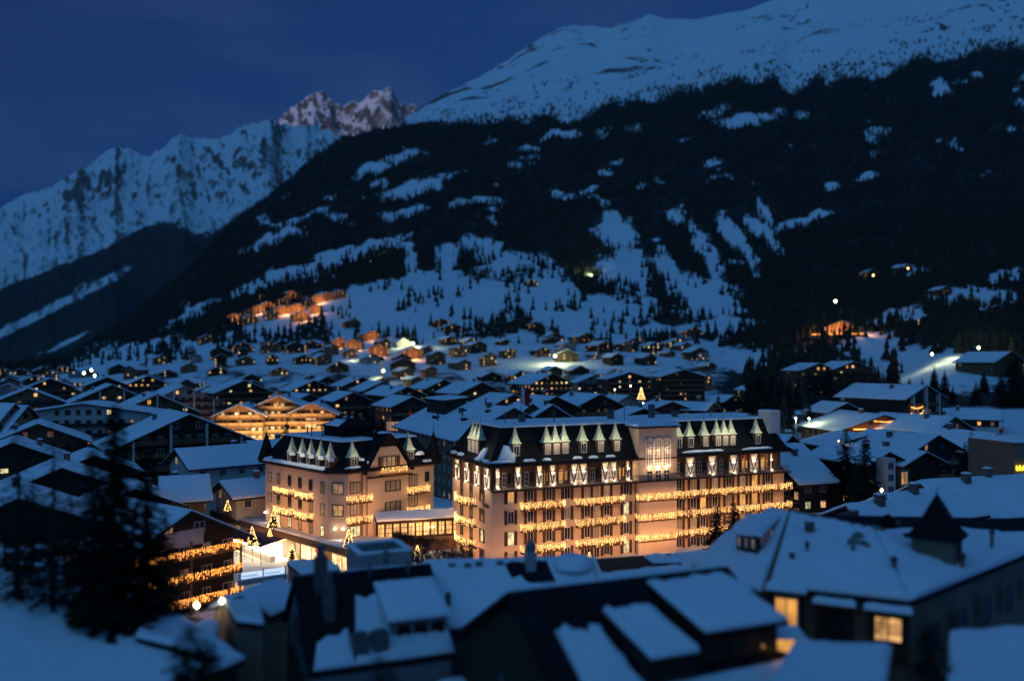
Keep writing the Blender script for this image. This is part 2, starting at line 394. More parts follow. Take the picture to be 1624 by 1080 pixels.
def land_mat(name, far=False):
    m = bpy.data.materials.new(name); m.use_nodes = True
    nt = m.node_tree; b = nt.nodes['Principled BSDF']; L = nt.links; N = nt.nodes.new
    b.inputs['Roughness'].default_value = .85; b.inputs['Specular IOR Level'].default_value = .1
    at = N('ShaderNodeAttribute'); at.attribute_name = 'cover'; sp = N('ShaderNodeSeparateColor'); L.new(at.outputs['Color'], sp.inputs[0])
    t = N('ShaderNodeTexCoord')
    def noise(sc, det=6, st=(1, 1, 1)):
        q = N('ShaderNodeMapping'); q.inputs['Scale'].default_value = st; n = N('ShaderNodeTexNoise'); n.inputs['Scale'].default_value = sc; n.inputs['Detail'].default_value = det
        n.inputs['Roughness'].default_value = .65
        L.new(t.outputs['Object'], q.inputs[0]); L.new(q.outputs[0], n.inputs['Vector']); return n.outputs[0]
    def math_(op, a, c):
        k = N('ShaderNodeMath'); k.operation = op
        for i_, v in enumerate((a, c)):
            if isinstance(v, (int, float)): k.inputs[i_].default_value = v
            else: L.new(v, k.inputs[i_])
        return k.outputs[0]
    def rng(x, a, b_, c=0.0, d=1.0):
        k = N('ShaderNodeMapRange'); k.inputs[1].default_value = a; k.inputs[2].default_value = b_; k.inputs[3].default_value = c; k.inputs[4].default_value = d; L.new(x, k.inputs[0]); return k.outputs[0]
    n1 = noise(.035 if not far else .010); n2 = noise(.12 if not far else .03)
    nn = math_('ADD', math_('MULTIPLY', n1, .6), math_('MULTIPLY', n2, .4))
    # R: snow cover over wood, G: rock
    cv = rng(math_('ADD', sp.outputs[0], math_('MULTIPLY', math_('SUBTRACT', nn, .5), 2.0)), .36, .62)
    rk = rng(math_('ADD', sp.outputs[1], math_('MULTIPLY', math_('SUBTRACT', nn, .5), 1.6 if not far else .8)), .42, .66)
    snow = N('ShaderNodeMixRGB'); snow.inputs[1].default_value = (.70, .76, .84, 1); snow.inputs[2].default_value = (.86, .89, .93, 1); L.new(n1, snow.inputs[0])
    rock = N('ShaderNodeMixRGB'); rock.inputs[1].default_value = (.06, .055, .05, 1); rock.inputs[2].default_value = (.20, .17, .16, 1); L.new(n2, rock.inputs[0])
    wood = N('ShaderNodeMixRGB'); wood.inputs[1].default_value = (.006, .009, .008, 1); wood.inputs[2].default_value = (.050, .058, .062, 1); L.new(n2, wood.inputs[0])
    a = N('ShaderNodeMixRGB'); L.new(rk, a.inputs[0]); L.new(snow.outputs[0], a.inputs[1]); L.new(rock.outputs[0], a.inputs[2])
    c = N('ShaderNodeMixRGB'); L.new(cv, c.inputs[0]); L.new(wood.outputs[0], c.inputs[1]); L.new(a.outputs[0], c.inputs[2])
    L.new(c.outputs[0], b.inputs['Base Color'])
    bp = N('ShaderNodeBump'); bp.inputs['Strength'].default_value = .55; bp.inputs['Distance'].default_value = 6 if not far else 30
    L.new(nn, bp.inputs['Height']); L.new(bp.outputs[0], b.inputs['Normal'])
    return m

def grid_mesh(name, X, Y, Z, cov, m):
    nr, nc = X.shape; co = np.stack([X, Y, Z], -1).reshape(-1, 3).astype(np.float32)
    me = bpy.data.meshes.new(name); me.vertices.add(nr * nc); me.vertices.foreach_set('co', co.ravel())
    i = (np.arange(nr - 1)[:, None] * nc + np.arange(nc - 1)[None]).ravel()
    q = np.stack([i, i + 1, i + nc + 1, i + nc], -1).astype(np.int32)
    me.loops.add(q.size); me.loops.foreach_set('vertex_index', q.ravel())
    me.polygons.add(len(q)); me.polygons.foreach_set('loop_start', np.arange(0, q.size, 4, dtype=np.int32))
    try: me.polygons.foreach_set('loop_total', np.full(len(q), 4, np.int32))
    except Exception: pass
    me.update(calc_edges=True); me.polygons.foreach_set('use_smooth', [True] * len(q))
    ca = me.color_attributes.new('cover', 'FLOAT_COLOR', 'POINT')
    c = np.zeros((nr * nc, 4), np.float32); c[:, 0] = cov[0].ravel(); c[:, 1] = cov[1].ravel(); c[:, 3] = 1
    ca.data.foreach_set('color', c.ravel()); me.materials.append(m)
    return me

cols = np.arange(-480, 2130, 4.0)
rows = np.concatenate([np.array([12, 20, 30, 40]), np.geomspace(50, 1000, 120), np.geomspace(1008, 3000, 190), np.linspace(3010, 5200, 170), np.array([5300, 5500])])
PX, YY = np.meshgrid(cols, rows); XX = (PX - 812) / F * YY; ZZ = ground(XX, YY)
PY = HOR - (ZZ - HC) / YY * F
cv = cover(PX, PY, XX, YY)
sl = np.abs(np.gradient(ZZ, axis=0) / np.gradient(YY, axis=0))
band = fbm((XX * .9 - YY * .45) / 420, (XX * .45 + YY * .9) / 150, 6, 51)
rk = sm(band, .04, .26) * sm(YY, 3400, 3800) * (0.52 + .60 * sm(-PX, -1180, -760)) * (.30 + .80 * sm(fbm(XX / 500, YY / 500, 3, 62), -.15, .25))
rk = np.maximum(rk, 1.0 * sm(fbm(XX / 45, YY / 70, 4, 64), .14, .34) * sm(YY, 3150, 3500) * (1 - sm(YY, 4500, 5100)) * sm(fbm(XX / 380, YY / 380, 3, 66), -.05, .3)) + .55 * sm(fbm(XX / 120, YY / 90, 5, 57), .12, .5) * sm(YY, 3050, 3400) * (.4 + .6 * sm(fbm(XX / 700, YY / 700, 2, 58), -.1, .3))
rk = np.maximum(rk, sm(YY, 4700, 5190) * sm(-PX, -1160, -900) * sm(fbm(XX / 200, YY / 200, 4, 60), -.05, .3) * .9)
land = obj('mountain_slope', grid_mesh('mountain_slope', XX, YY, ZZ, (cv, rk), land_mat('slope_cover')), kind='structure')

# the far range down the valley (left) and the two high peaks behind it
def far_range(name, kx, ky, Ys, Yb, x0, x1, seed, amp, woods):
    c = np.arange(x0, x1, 2.5); n = 230
    base = np.interp(c, kx, ky); T = np.linspace(0, 1.12, n)
    PXf, TT = np.meshgrid(c, T)
    wob = 420 * fbm(PXf / 70, PXf * 0 + seed, 4, seed)
    Yf = Yb + (Ys - Yb) * TT + wob * np.clip(TT, 0, 1); Xf = (PXf - 812) / F * Yf
    zt = HC + (HOR - np.interp(PXf, kx, ky)) / F * Ys
    rib = fbm(Xf / 520 + Yf / 900, Yf / 1500, 7, seed + 3, True, .55)
    rib2 = fbm(Xf / 150 + Yf / 300, Yf / 260, 5, seed + 9, True, .6)
    prof = np.where(TT <= 1, np.clip(TT, 0, 1) ** 1.12, 1 - (TT - 1) * 4)
    env = np.clip(TT * 4, 0, 1) * (1 - .60 * np.exp(-((TT - 1) / .08) ** 2))
    # the crest is measured, so keep its sight line: scale height with the crest's own distance
    zz = zt * prof * (Yf / Ys) ** np.clip(TT, 0, 1) + env * (amp * (rib - .45) + amp * .16 * (rib2 - .4))
    zz = np.where(TT > .93, zz + 14 * fbm(PXf / 9, TT * 9, 4, seed + 12) * (Ys / 7500), zz)
    dx = np.gradient(zz, axis=1) / np.gradient(Xf, axis=1); dy = np.gradient(zz, axis=0) / np.gradient(Yf, axis=0)
    rock = sm(np.sqrt(dx * dx + dy * dy), .85, 1.9) * .62 + .30 * sm(rib2, .45, .75) * sm(TT, .55, .95)
    pyf = HOR - (zz - HC) / Yf * F
    wd = 1 - woods(PXf, pyf, TT)
    return obj(name, grid_mesh(name, Xf, Yf, zz, (wd, rock), land_mat(name + '_cover', True)), kind='structure')
def woods_l(px, py, T):
    # the wooded foot: below a line that falls to the left, broken by avalanche runs slanting down-left
    line = np.interp(px, [-500, 0, 163, 224, 346, 420, 900], [540, 455, 392, 362, 355, 320, 320])
    run = fbm((px * .42 + py * .9) / 26, (px * .9 - py * .42) / 190, 4, 77)
    w = sm(py - line + 45 * run, -6, 14)
    lane = np.exp(-(((py - (520 - (px - 20) * .50)) / 9) ** 2)) * sm(-px, -230, -180)
    return np.clip(w * (1 - .9 * lane) - .8 * sm(run, .28, .5) * w, 0, 1)
far_range('far_range', [-500, -100, 0, 50, 100, 130, 180, 200, 240, 262, 285, 300, 350, 380, 400, 440, 470, 500, 900],
          [360, 335, 322, 302, 285, 262, 238, 240, 250, 232, 214, 221, 215, 202, 197, 193, 200, 205, 330], 7500, 4300, -480, 620, 5, 300, woods_l)
far_range('high_peaks', [-500, 380, 430, 445, 470, 490, 512, 525, 545, 557, 570, 590, 606, 620, 632, 645, 660, 680, 900],
          [480, 300, 215, 186, 171, 158, 149, 160, 172, 166, 169, 150, 144, 132, 148, 158, 163, 180, 420], 9300, 6500, 300, 820, 16, 380, lambda px, py, T: px * 0)
# unseen ridge added behind the camera to keep the last sun off the valley
c = np.linspace(-16000, 14000, 90); r_ = np.linspace(0, 1, 12)
XR, TR = np.meshgrid(c, r_); YR = -9000 - 6000 * TR
ZR = 3750 * np.sin(np.pi * np.clip(TR, 0, 1)) + 160 * fbm(XR / 1500, YR / 1500, 4, 61)
obj('range_behind', grid_mesh('range_behind', XR, YR, ZR, (XR * 0 + 1, XR * 0 + .3), land_mat('range_behind_cover', True)), kind='structure')

# ------------------------------------------------------------------ woods on the slope (uncountable) and scrub above the tree line
def conifer_cloud(name, X, Y, Z, H, W, m, tiers=2, sides=5):
    n = len(X); V = []; Fc = []
    ang = np.random.RandomState(3).rand(n) * 6.28; off = 0
    for t in range(tiers):
        z0 = Z + H * (.08 + .42 * t); z1 = Z + H * (.62 + .38 * t / max(1, tiers - 1)) if tiers > 1 else Z + H
        r = W * (1 - .42 * t)
        ring = np.zeros((n, sides + 1, 3), np.float32)
        for k in range(sides):
            a = ang + 6.283 * k / sides + t; rr = r * (.75 + .5 * np.random.RandomState(k + 7 * t).rand(n))
            ring[:, k, 0] = X + np.cos(a) * rr; ring[:, k, 1] = Y + np.sin(a) * rr; ring[:, k, 2] = z0
        ring[:, sides, 0] = X; ring[:, sides, 1] = Y; ring[:, sides, 2] = z1
        V.append(ring.reshape(-1, 3)); b0 = off + np.arange(n) * (sides + 1)
        for k in range(sides): Fc.append(np.stack([b0 + k, b0 + (k + 1) % sides, b0 + sides], -1))
        off += n * (sides + 1)
    V = np.concatenate(V); Fc = np.concatenate(Fc).astype(np.int32)
    me = bpy.data.meshes.new(name); me.vertices.add(len(V)); me.vertices.foreach_set('co', V.ravel().astype(np.float32))
    me.loops.add(Fc.size); me.loops.foreach_set('vertex_index', Fc.ravel()); me.polygons.add(len(Fc))
    me.polygons.foreach_set('loop_start', np.arange(0, Fc.size, 3, dtype=np.int32))
    try: me.polygons.foreach_set('loop_total', np.full(len(Fc), 3, np.int32))
    except Exception: pass
    me.update(calc_edges=True); me.materials.append(M[m]); return obj(name, me, kind='stuff')
rs = np.random.RandomState(5); n = 150000
px = rs.uniform(-60, 1690, n); Yt = np.sqrt(rs.uniform(520 ** 2, 3380 ** 2, n)); Xt = (px - 812) / F * Yt
zt = ground(Xt, Yt); pyt = HOR - (zt - HC) / Yt * F; cvt = cover(px, pyt, Xt, Yt)
clump = sm(fbm(Xt / 90, Yt / 90, 3, 71), -.35, .25)
keep = rs.rand(n) < (1 - cvt) * (.25 + .5 * clump) * ((Yt > 900) | (px > 1180))
keep |= (rs.rand(n) < .10 * sm(fbm(Xt / 60, Yt / 60, 2, 73), .1, .4)) & (Yt > 950)
Xt, Yt, zt = Xt[keep], Yt[keep], zt[keep]
h = rs.uniform(9, 21, len(Xt)); conifer_cloud('forest', Xt, Yt, zt - 1, h, h * .20, 'needle')
n = 16000; px = rs.uniform(660, 1690, n); Yt = rs.uniform(3050, 4400, n) ; Xt = (px - 812) / F * Yt; zt = ground(Xt, Yt)
dn = sm(fbm(Xt / 170, Yt / 110, 4, 81), .02, .40) * (1 - sm(Yt, 3500, 4300)) + .5 * (1 - sm(Yt, 3080, 3300))
keep = rs.rand(n) < dn * .55
Xt, Yt, zt = Xt[keep], Yt[keep], zt[keep]; h = rs.uniform(5, 15, len(Xt)) * (1.1 - .5 * sm(Yt, 3300, 4300)); conifer_cloud('scattered_pines', Xt, Yt, zt - 1, h, h * .28, 'needle', 1, 5)

# ------------------------------------------------------------------ chalets
def chalet(ax, ay, D, yaw, w, d, pitch=23, oh=1.3, wall='dark', low='white', lod=1, lit='', p=.18, kinds='aab', label='', group=None, name='chalet',
           chim=1, bal=True, pillars=0, cat='chalet', gz_=None, snow=True, bare=None, floors=None, fh=2.8, side=True, rim=None, at=None, H=None, tint=None, wins=True):
    th = R(yaw); tp = math.tan(R(pitch))
    if at is None:
        A = P(ax, ay, D); base = Vector((A.x, A.y, 0)) + Vector((-math.sin(th), math.cos(th), 0)) * oh
        g0 = gz(base.x, base.y) if gz_ is None else gz_; H = A.z - g0
    else: base = Vector((at[0], at[1], 0)); g0 = at[2] if gz_ is None else gz_
    t = thing(name, label, cat, (base.x, base.y, g0), th, group)
    hw = w / 2; he = H - .35 - hw * tp; B0 = -3.0
    rr = random.Random(int(abs(base.x * 13 + base.y * 7)))
    hl = min(3.0, he * .45) if low else 0
    b = MB(); prof = lambda z0: [(-hw, z0), (hw, z0), (hw, he), (0, H - .35), (-hw, he)]
    b.loft([[(x, 0, z) for x, z in prof(B0)], [(x, d, z) for x, z in prof(B0)]], 0)
    b.build('wall', wall, t)
    if low and lod: MB().box(-hw - .03, hw + .03, -.03, d + .03, B0, hl, 0).build('ground_floor', low, t)
    # roof boards, then snow on each slope
    rb = MB(); he2 = H - (hw + oh) * tp; y0, y1 = -oh, d + oh; tk = .28
    for s in (-1, 1):
        X = s * (hw + oh)
        rb.loft([[(0, y0, H - tk), (0, y0, H), (X, y0, he2), (X, y0, he2 - tk)], [(0, y1, H - tk), (0, y1, H), (X, y1, he2), (X, y1, he2 - tk)]], 0)
    roof = rb.build('roof', rim or 'dark', t)
    if snow:
        n = {0: 1, 1: 3, 2: 8}[lod]; sb = MB()
        for s in (-1, 1):
            X = s * (hw + oh - .05); e_ = .06
            sb.slab((0, y0 + e_, H + .02), (0, y1 - e_, H + .02), (X, y1 - e_, he2 + .02), (X, y0 + e_, he2 + .02), .20 + .22 * rr.random(), n, n, 0, (bare or 0) if s > 0 else 0, seed=int(ax + s), lump=.14)
        sb.build('roof_snow', 'snow', roof, smooth=lod > 0)
    for k in range(chim):
        cx = hw * rr.uniform(-.55, .55); cy = d * rr.uniform(.2, .8); zt = H - abs(cx) * tp
        c = MB().box(cx - .45, cx + .45, cy - .45, cy + .45, zt - .5, zt + 1.3).box(cx - .55, cx + .55, cy - .55, cy + .55, zt + 1.3, zt + 1.45).build('chimney', 'brick', roof)
        if lod: MB().slab((cx - .5, cy + .5, zt + 1.45), (cx + .5, cy + .5, zt + 1.45), (cx + .5, cy - .5, zt + 1.45), (cx - .5, cy - .5, zt + 1.45), .25, 1, 1).build('chimney_snow', 'snow', roof)
    # windows by floor, front gable, then the long side that faces the camera
    nf = floors or max(1, int((H - .8) / fh)); near = lod == 2; q = list(lit)
    def pane():
        if q: return q.pop(0)
        return rr.choice(kinds) if rr.random() < p else ('d' if rr.random() < .12 else '.')
    top = H - .9
    for f in range(nf if wins else 0):
        zc = top - 1.6 - f * fh
        if zc < .4: break
        lim = min(hw - .9, (H - .35 - zc - 1.1) / tp)
        if lim < .6: 
            if f == 0: lim = .1
            else: continue
        nc = max(1, int(lim * 2 / (2.6 if lod else 3.4)) + 1)
        if lod == 0: nc = min(nc, 4)
        for k in range(nc):
            x = 0 if nc == 1 else -lim + 2 * lim * k / (nc - 1)
            pn_ = pane()
            if lod == 0 and pn_ == '.' and rr.random() < .6: continue
            window(t, x, -.01, zc, 1.5 if (k + f) % 2 else 1.15, 1.45, pn_, 0, near)
        if bal and f > 0 and lod:
            bw = min(hw - .1, (H - .6 - (zc - .9)) / tp)
            bb = MB().box(-bw, bw, -1.15, -.04, zc - 1.15, zc - 1.0)
            if lod == 2:
                n_ = int(bw * 2 / .22)
                for k in range(n_): x = -bw + .02 + k * .22; bb.box(x, x + .16, -1.15, -1.10, zc - 1.0, zc - .12)
                bb.box(-bw, bw, -1.18, -1.07, zc - .12, zc - .04)
            else:
                bb = MB(); pf = [(-1.15, zc - 1.15), (-.04, zc - 1.15), (-.04, zc - 1.0), (-1.08, zc - 1.0), (-1.08, zc - .1), (-1.15, zc - .1)]
                bb.loft([[(-bw, y_, z_) for y_, z_ in pf], [(bw, y_, z_) for y_, z_ in pf]])
            bb.build('balcony', 'wood' if wall == 'dark' else 'dark', t)
            if lod == 2 and rr.random() < .7: MB().slab((-bw, -1.05, zc - .99), (bw, -1.05, zc - .99), (bw, -1.17, zc - .1), (-bw, -1.17, zc - .1), .05, 2, 1)
    if side and wins:
        sx = -1 if yaw > 0 else 1; rz = -math.pi / 2 if sx < 0 else math.pi / 2
        for f in range(nf + 1):
            zc = he - 1.35 - f * fh
            if zc < .3: break
            nc = max(1, int(d / (3.2 if lod else 4.5)))
            for k in range(nc):
                pn_ = pane()
                if lod == 0 and pn_ == '.' and rr.random() < .8: continue
                window(t, sx * (hw + .04), d * (k + .5) / nc, zc, 1.2, 1.3, pn_, rz, near)
    for k in range(pillars):
        x = -hw + w * (k + .5) / pillars; zt = H - .4 - abs(x) * tp
        MB().box(x - .22, x + .22, -1.3, -.02, B0, zt).build('pillar', 'white', t)
    return t

TAKEN = []
def put(ax, ay, D, yaw, w, d, label, **k):
    A = P(ax, ay, D); th = R(yaw)
    c = (A.x - math.sin(th) * d / 2, A.y + math.cos(th) * d / 2); TAKEN.append((c[0], c[1], .5 * max(w, d) + 3))
    return chalet(ax, ay, D, yaw, w, d, label=label, **k)

GV = 'chalets of the village behind the hotels'
# --- left, from the hotels outwards
put(301, 657, 185, 33, 30, 20, 'big dark gabled house with pale pillars and one tall chimney left of the hotels', lod=2, pitch=24, chim=1, pillars=4, low=None, p=0.02, oh=1.6, group='large houses left of the hotels')
put(250, 625, 262, 30, 24, 22, 'gabled house with amber lit white balconies above the big dark pillared house', lod=1, pitch=25, pillars=3, wall='wood', lit='o.aoo.a', rim='gold', group='large houses left of the hotels')
put(276, 712, 158, -48, 11, 15, 'white two storey house with one orange gable window behind the small hotel', lod=2, wall='white', low=None, lit='a', p=0, pitch=26, chim=1, bal=True, cat='house', name='white_house', kinds='d')
put(347, 764, 147, -48, 8.5, 12, 'cream house with dark shutters nearest the small hotel on its left', lod=2, wall='cream', low=None, lit='d', p=.12, pitch=24, cat='house', name='cream_house', kinds='a')
put(250, 757, 139, -66, 12, 5.5, 'snow covered roof below the white house, left of the cream house', lod=2, wall='wood', low='white', p=.1, pitch=24, cat='house', name='low_house', chim=1)
put(390, 700, 172, -50, 12, 12, 'dark shed roofed house between the white house and the slate hotel roof', lod=1, wall='dark', p=.02, pitch=22)
put(130, 640, 232, 12, 38, 16, 'long low white hotel with flat snowy roof and one lit window, left edge', lod=1, wall='white', low=None, pitch=9, lit='.....b', p=.05, kinds='d', name='long_hotel', cat='hotel', chim=2, bal=True, group='large houses left of the hotels')
put(25, 640, 205, 62, 12, 14, 'pair roofed chalet with pale steep gables at the left edge', lod=1, wall='gold', pitch=48, p=.1)
put(46, 643, 206, 62, 9, 14, 'narrow steep gabled chalet beside the long low hotel', lod=1, wall='gold', pitch=48, p=.1)
put(178, 610, 330, 30, 34, 24, 'broad brown gabled house with one bright party lit window, far left', lod=1, wall='wood', pitch=25, pillars=4, lit='....a.a', p=.06)
put(45, 616, 320, 30, 24, 22, 'plain brown gable with a lamp under its eave, far left', lod=1, wall='wood', pitch=24, p=.04)
put(292, 612, 330, 33, 30, 22, 'grey many-storeyed chalet with pale posts behind the amber lit gabled house', lod=1, wall='grey', pitch=25, pillars=4, p=.03)
put(388, 603, 400, 30, 26, 22, 'dark chalet with three small lit windows left of the timber hotel', lod=1, lit='.b.b..a', p=.1)
put(80, 600, 420, 30, 22, 18, 'dark chalet with lit balcony near the left edge, second row', lod=1, lit='a..b', p=.1)
put(235, 596, 470, 30, 20, 18, 'chalet with a continuous orange lit balcony below the white meadow', lod=1, lit='aoaaoa', p=.4)
put(170, 598, 460, 30, 22, 18, 'chalet below the red square sign, far left', lod=1, p=.1)
# --- the timber hotel: three gables of one building are built below
put(60, 672, 190, 28, 20, 16, 'dim snow roof behind the sparse larches, just below the long low hotel', lod=1, wall='wood', p=.03, name='dim_house')
put(20, 702, 152, 28, 15, 14, 'dim snow roof behind the edge conifer at the far left', lod=1, p=.05, name='dim_house')
put(98, 742, 124, 30, 14, 14, 'dim snow roof with an orange window row between the larch and the large spruce', lod=1, lit='..ooo', p=.02, name='dim_house')
put(150, 722, 140, 30, 13, 12, 'dim snow roof hidden behind the large near spruce', lod=1, p=.02, name='dim_house')
put(30, 790, 100, 30, 13, 14, 'lowest dim snow roof at the far left behind the violet roof', lod=1, p=.0, name='dim_house')
put(215, 775, 118, 30, 10, 12, 'dim snow roof between the large spruce and the chalet with amber balconies', lod=1, p=.0, name='dim_house')
# --- middle band
put(816, 647, 183, 25, 25, 42, 'huge snow roofed hall between the two hotels with brown gable', lod=2, wall='wood', low=None, pitch=26, p=.02, chim=2, name='village_hall', cat='hall', bal=False, side=True)
put(499, 603, 440, 30, 24, 22, 'chalet with five lit windows right of and behind the timber hotel', lod=1, lit='a.a.baab', p=.15, group=GV)
put(492, 625, 345, 32, 16, 24, 'plain brown gable directly right behind the timber hotel', lod=1, wall='wood', p=.03, group=GV)
put(561, 622, 330, 30, 14, 18, 'low dark chalet left of the dark spruce clump', lod=1, p=.05, group=GV)
put(647, 613, 355, 32, 16, 24, 'dark long roofed chalet right of the spruce clump', lod=1, p=.05, group=GV)
put(655, 629, 290, 30, 14, 16, 'dark chalet just behind the snow roofed hall', lod=1, p=.02, group=GV)
put(765, 606, 380, 30, 22, 22, 'chalet with a red lit shopfront under its eave', lod=1, lit='....b', p=.1, group=GV)
put(816, 625, 300, 30, 18, 16, 'wide snow roof with a lit row of shops under it, left of the flag', lod=1, lit='aaaa', p=.3, group=GV)
put(705, 602, 440, 30, 20, 20, 'dark chalet with a single lit window above the snow roofed hall', lod=1, p=.08, group=GV)
put(608, 605, 430, 30, 20, 20, 'dark chalet left above the snow roofed hall', lod=1, p=.1, group=GV)
put(575, 598, 480, 30, 22, 20, 'dark chalet right above the timber hotel, upper row', lod=1, p=.1, group=GV)
put(845, 640, 208, 10, 8, 12, 'narrow white fronted chalet with one gable window by the flag', lod=1, wall='wood', low='white', p=.1, pitch=38, group=GV)
put(877, 642, 205, 10, 9, 12, 'white fronted chalet with a lit ground floor row, right of the flag', lod=1, wall='wood', low='white', lit='...bbbb', p=.3, pitch=32, group=GV)
put(883, 629, 245, 25, 14, 14, 'broad snow roof in front of the red signed chalet', lod=1, p=.05, group=GV)
put(953, 625, 262, 28, 18, 16, 'broad snow roof behind the middle of the large hotel', lod=1, p=.05, group=GV)
put(945, 594, 480, 8, 20, 20, 'blue grey chalet with lit ground floor right of the red signed chalet', lod=1, wall='grey', lit='......abab', p=.1, group=GV)
put(1000, 590, 450, 12, 24, 18, 'wide chalet with one bright double window above the lit fir tree', lod=1, lit='.a', p=.05, pitch=16, group=GV)
put(1085, 586, 470, 14, 26, 18, 'wide shallow roofed chalet right of the lit fir tree', lod=1, p=.06, pitch=16, group=GV)
put(1067, 637, 236, 10, 14, 12, 'low dark gable half buried in snow behind the stair tower', lod=1, p=0, pitch=20, group=GV)
put(1022, 648, 215, 10, 10, 10, 'small hut roof just above the stair tower', lod=1, p=0, pitch=20, group=GV)
put(1133, 638, 240, 60, 12, 16, 'square snow roof right behind the stair tower', lod=1, p=0, pitch=16, group=GV)
for o in list(COL.objects):
    if o.name.startswith('village_hall'):
        Hh = P(816, 647, 183).z - gz(o.location.x, o.location.y); t_ = math.tan(R(26)); rf = [c for c in o.children if c.name.startswith('roof')][0]
        for y, x, l_ in ((10, -7, 2.4), (18, -4, 1.6), (26, -8, 3.0), (32, -5, 2.0), (6, -3, 1.4)):
            MB().box(x - .5, x + .5, y - l_ / 2, y + l_ / 2, Hh + x * t_ - .2, Hh + x * t_ + .75).build('hall_skylight', 'sheet', rf)
        for y, x in ((14, -6), (22, -9), (30, -3), (12, -1)): MB().tube((x, y, Hh + x * t_ - .3), (x, y, Hh + x * t_ + 2.2), .22, .2, 8).build('vent_pipe', 'metal', rf)
        MB().loft([[(-6.5, 24, Hh - 3), (-1, 24, Hh - 1), (-1, 24, Hh + 1.2), (-6.5, 24, Hh + .6)], [(-6.5, 37, Hh - 3), (-1, 37, Hh - 1), (-1, 37, Hh + 1.2), (-6.5, 37, Hh + .6)]]).build('roof_box', 'dark', rf)
        MB().slab((-7, 37.3, Hh + .65), (-.6, 37.3, Hh + 1.25), (-.6, 23.7, Hh + 1.25), (-7, 23.7, Hh + .65), .3, 5, 5).build('roof_snow', 'snow', rf, smooth=True)
# --- right
put(1258, 690, 168, 40, 15, 16, 'brown gabled house behind the white chimney tower', lod=1, wall='wood', p=.05, pitch=30)
put(1208, 706, 156, -70, 18, 6.5, 'snow roofed house with two lit windows, touching the large hotel on the right', lod=2, wall='dark', low='white', lit='', p=.25, pitch=30, chim=1)
put(1404, 658, 232, 10, 26, 20, 'wide shallow gabled house with an amber string of lights along its balcony', lod=1, wall='wood', low='cream', pitch=17, p=.02, lit='', name='garlanded_house', cat='house')
put(1344, 639, 270, 12, 12, 12, 'small dormered chalet above the garlanded house', lod=1, p=.05, lit='', pitch=24)
put(1471, 611, 262, 30, 19, 24, 'tall dark gabled block with three garlanded balconies, right side', lod=1, wall='dark', low=None, pillars=3, pitch=22, p=.03, name='tall_chalet')
put(1516, 661, 222, 30, 16, 20, 'snow roofed house with two small roof dormers right of the garlanded house', lod=1, wall='wood', low='cream', p=.02)
put(1592, 650, 268, 60, 12, 18, 'long chalet with three orange lit windows near the right edge', lod=1, lit='', p=.6, kinds='o', pitch=22)
put(1582, 688, 186, 18, 13, 18, 'dark gabled chalet with two lit balcony windows, right edge', lod=2, lit='.o.o', p=.02, pitch=27)
put(1412, 717, 152, 22, 8, 14, 'leftmost of the three small dark gables below the garlanded house', lod=1, p=.02, group='row of small gables')
put(1436, 714, 158, 22, 9, 14, 'middle one of the three small dark gables, orange window below', lod=1, p=.02, lit='.o', group='row of small gables')
put(1471, 717, 154, 22, 9, 14, 'rightmost of the three small dark gables below the garlanded house', lod=1, p=.02, group='row of small gables')
put(1490, 690, 178, 26, 14, 16, 'wide snow roof behind the three small gables', lod=1, p=.02)
put(1455, 764, 118, -72, 14, 24, 'broad snow covered roof right behind the spired turret', lod=2, wall='ochre', low=None, p=.02, pitch=26, chim=2)
put(1400, 786, 108, -60, 9, 11, 'smaller snow roof between the two spruces and the spired turret', lod=2, wall='grey', low=None, p=.02, pitch=26, chim=1)
put(1340, 802, 100, -65, 7, 9, 'lowest small snow roof with a square chimney below the two spruces', lod=2, wall='grey', low=None, p=0, pitch=24, chim=1)
put(1380, 690, 190, 12, 20, 10, 'flat snow roof in front of the garlanded house', lod=1, p=.02, pitch=12)
put(1300, 576, 395, 8, 17, 18, 'left half of the twin gabled apartment block, three lit windows', lod=1, wall='wood', low=None, lit='.aod', p=.02, pitch=20, group='twin apartment block', name='apartment_block', cat='apartment block')
put(1355, 573, 395, 8, 19, 18, 'right half of the twin gabled apartment block, two bright top windows', lod=1, wall='wood', low=None, lit='aa..b', p=.02, pitch=20, group='twin apartment block', name='apartment_block', cat='apartment block')

# three orange balconied chalet at the lower left, behind the near spruce
bal = put(305, 810, 104, 52, 14, 16, 'dark chalet with three balconies of hanging amber lights, lower left', lod=2, wall='dark', low=None, p=.1, lit='a', pitch=27, oh=1.8, bal=False, chim=0, gz_=-3.0, name='balcony_chalet', kinds='o')
for k, z in enumerate((8.1, 5.2, 2.3)):
    bb = MB().box(-7.2, 7.2, -1.7, -.04, z - .25, z - .1)
    for j in range(60): bb.box(-7.15 + j * .24, -7.0 + j * .24, -1.7, -1.64, z - .1, z + .85)
    bo = bb.build('balcony', 'wood', bal)
    bulbs(bo, curtain((-7.1, -1.82, z + .95), (7.1, -1.82, z + .95), 1.15) + curtain((7.2, -1.7, z + .95), (7.2, -.1, z + .95), 1.1), 'light_curtain', 'bulb2', .055)
    light('AREA', (0, -2.3, z + .5), 22, (1, .42, .10), 14, (R(90), 0, 0), .8, bal)
for x in (-7, 0, 7): MB().box(x - .12, x + .12, -1.7, -1.5, -1, 8.2 if x else 10).build('post', 'wood', bal)
MB().box(-2.6, 2.6, -.08, -.02, 9.2, 11.2).build('gable_infill', 'white', bal)

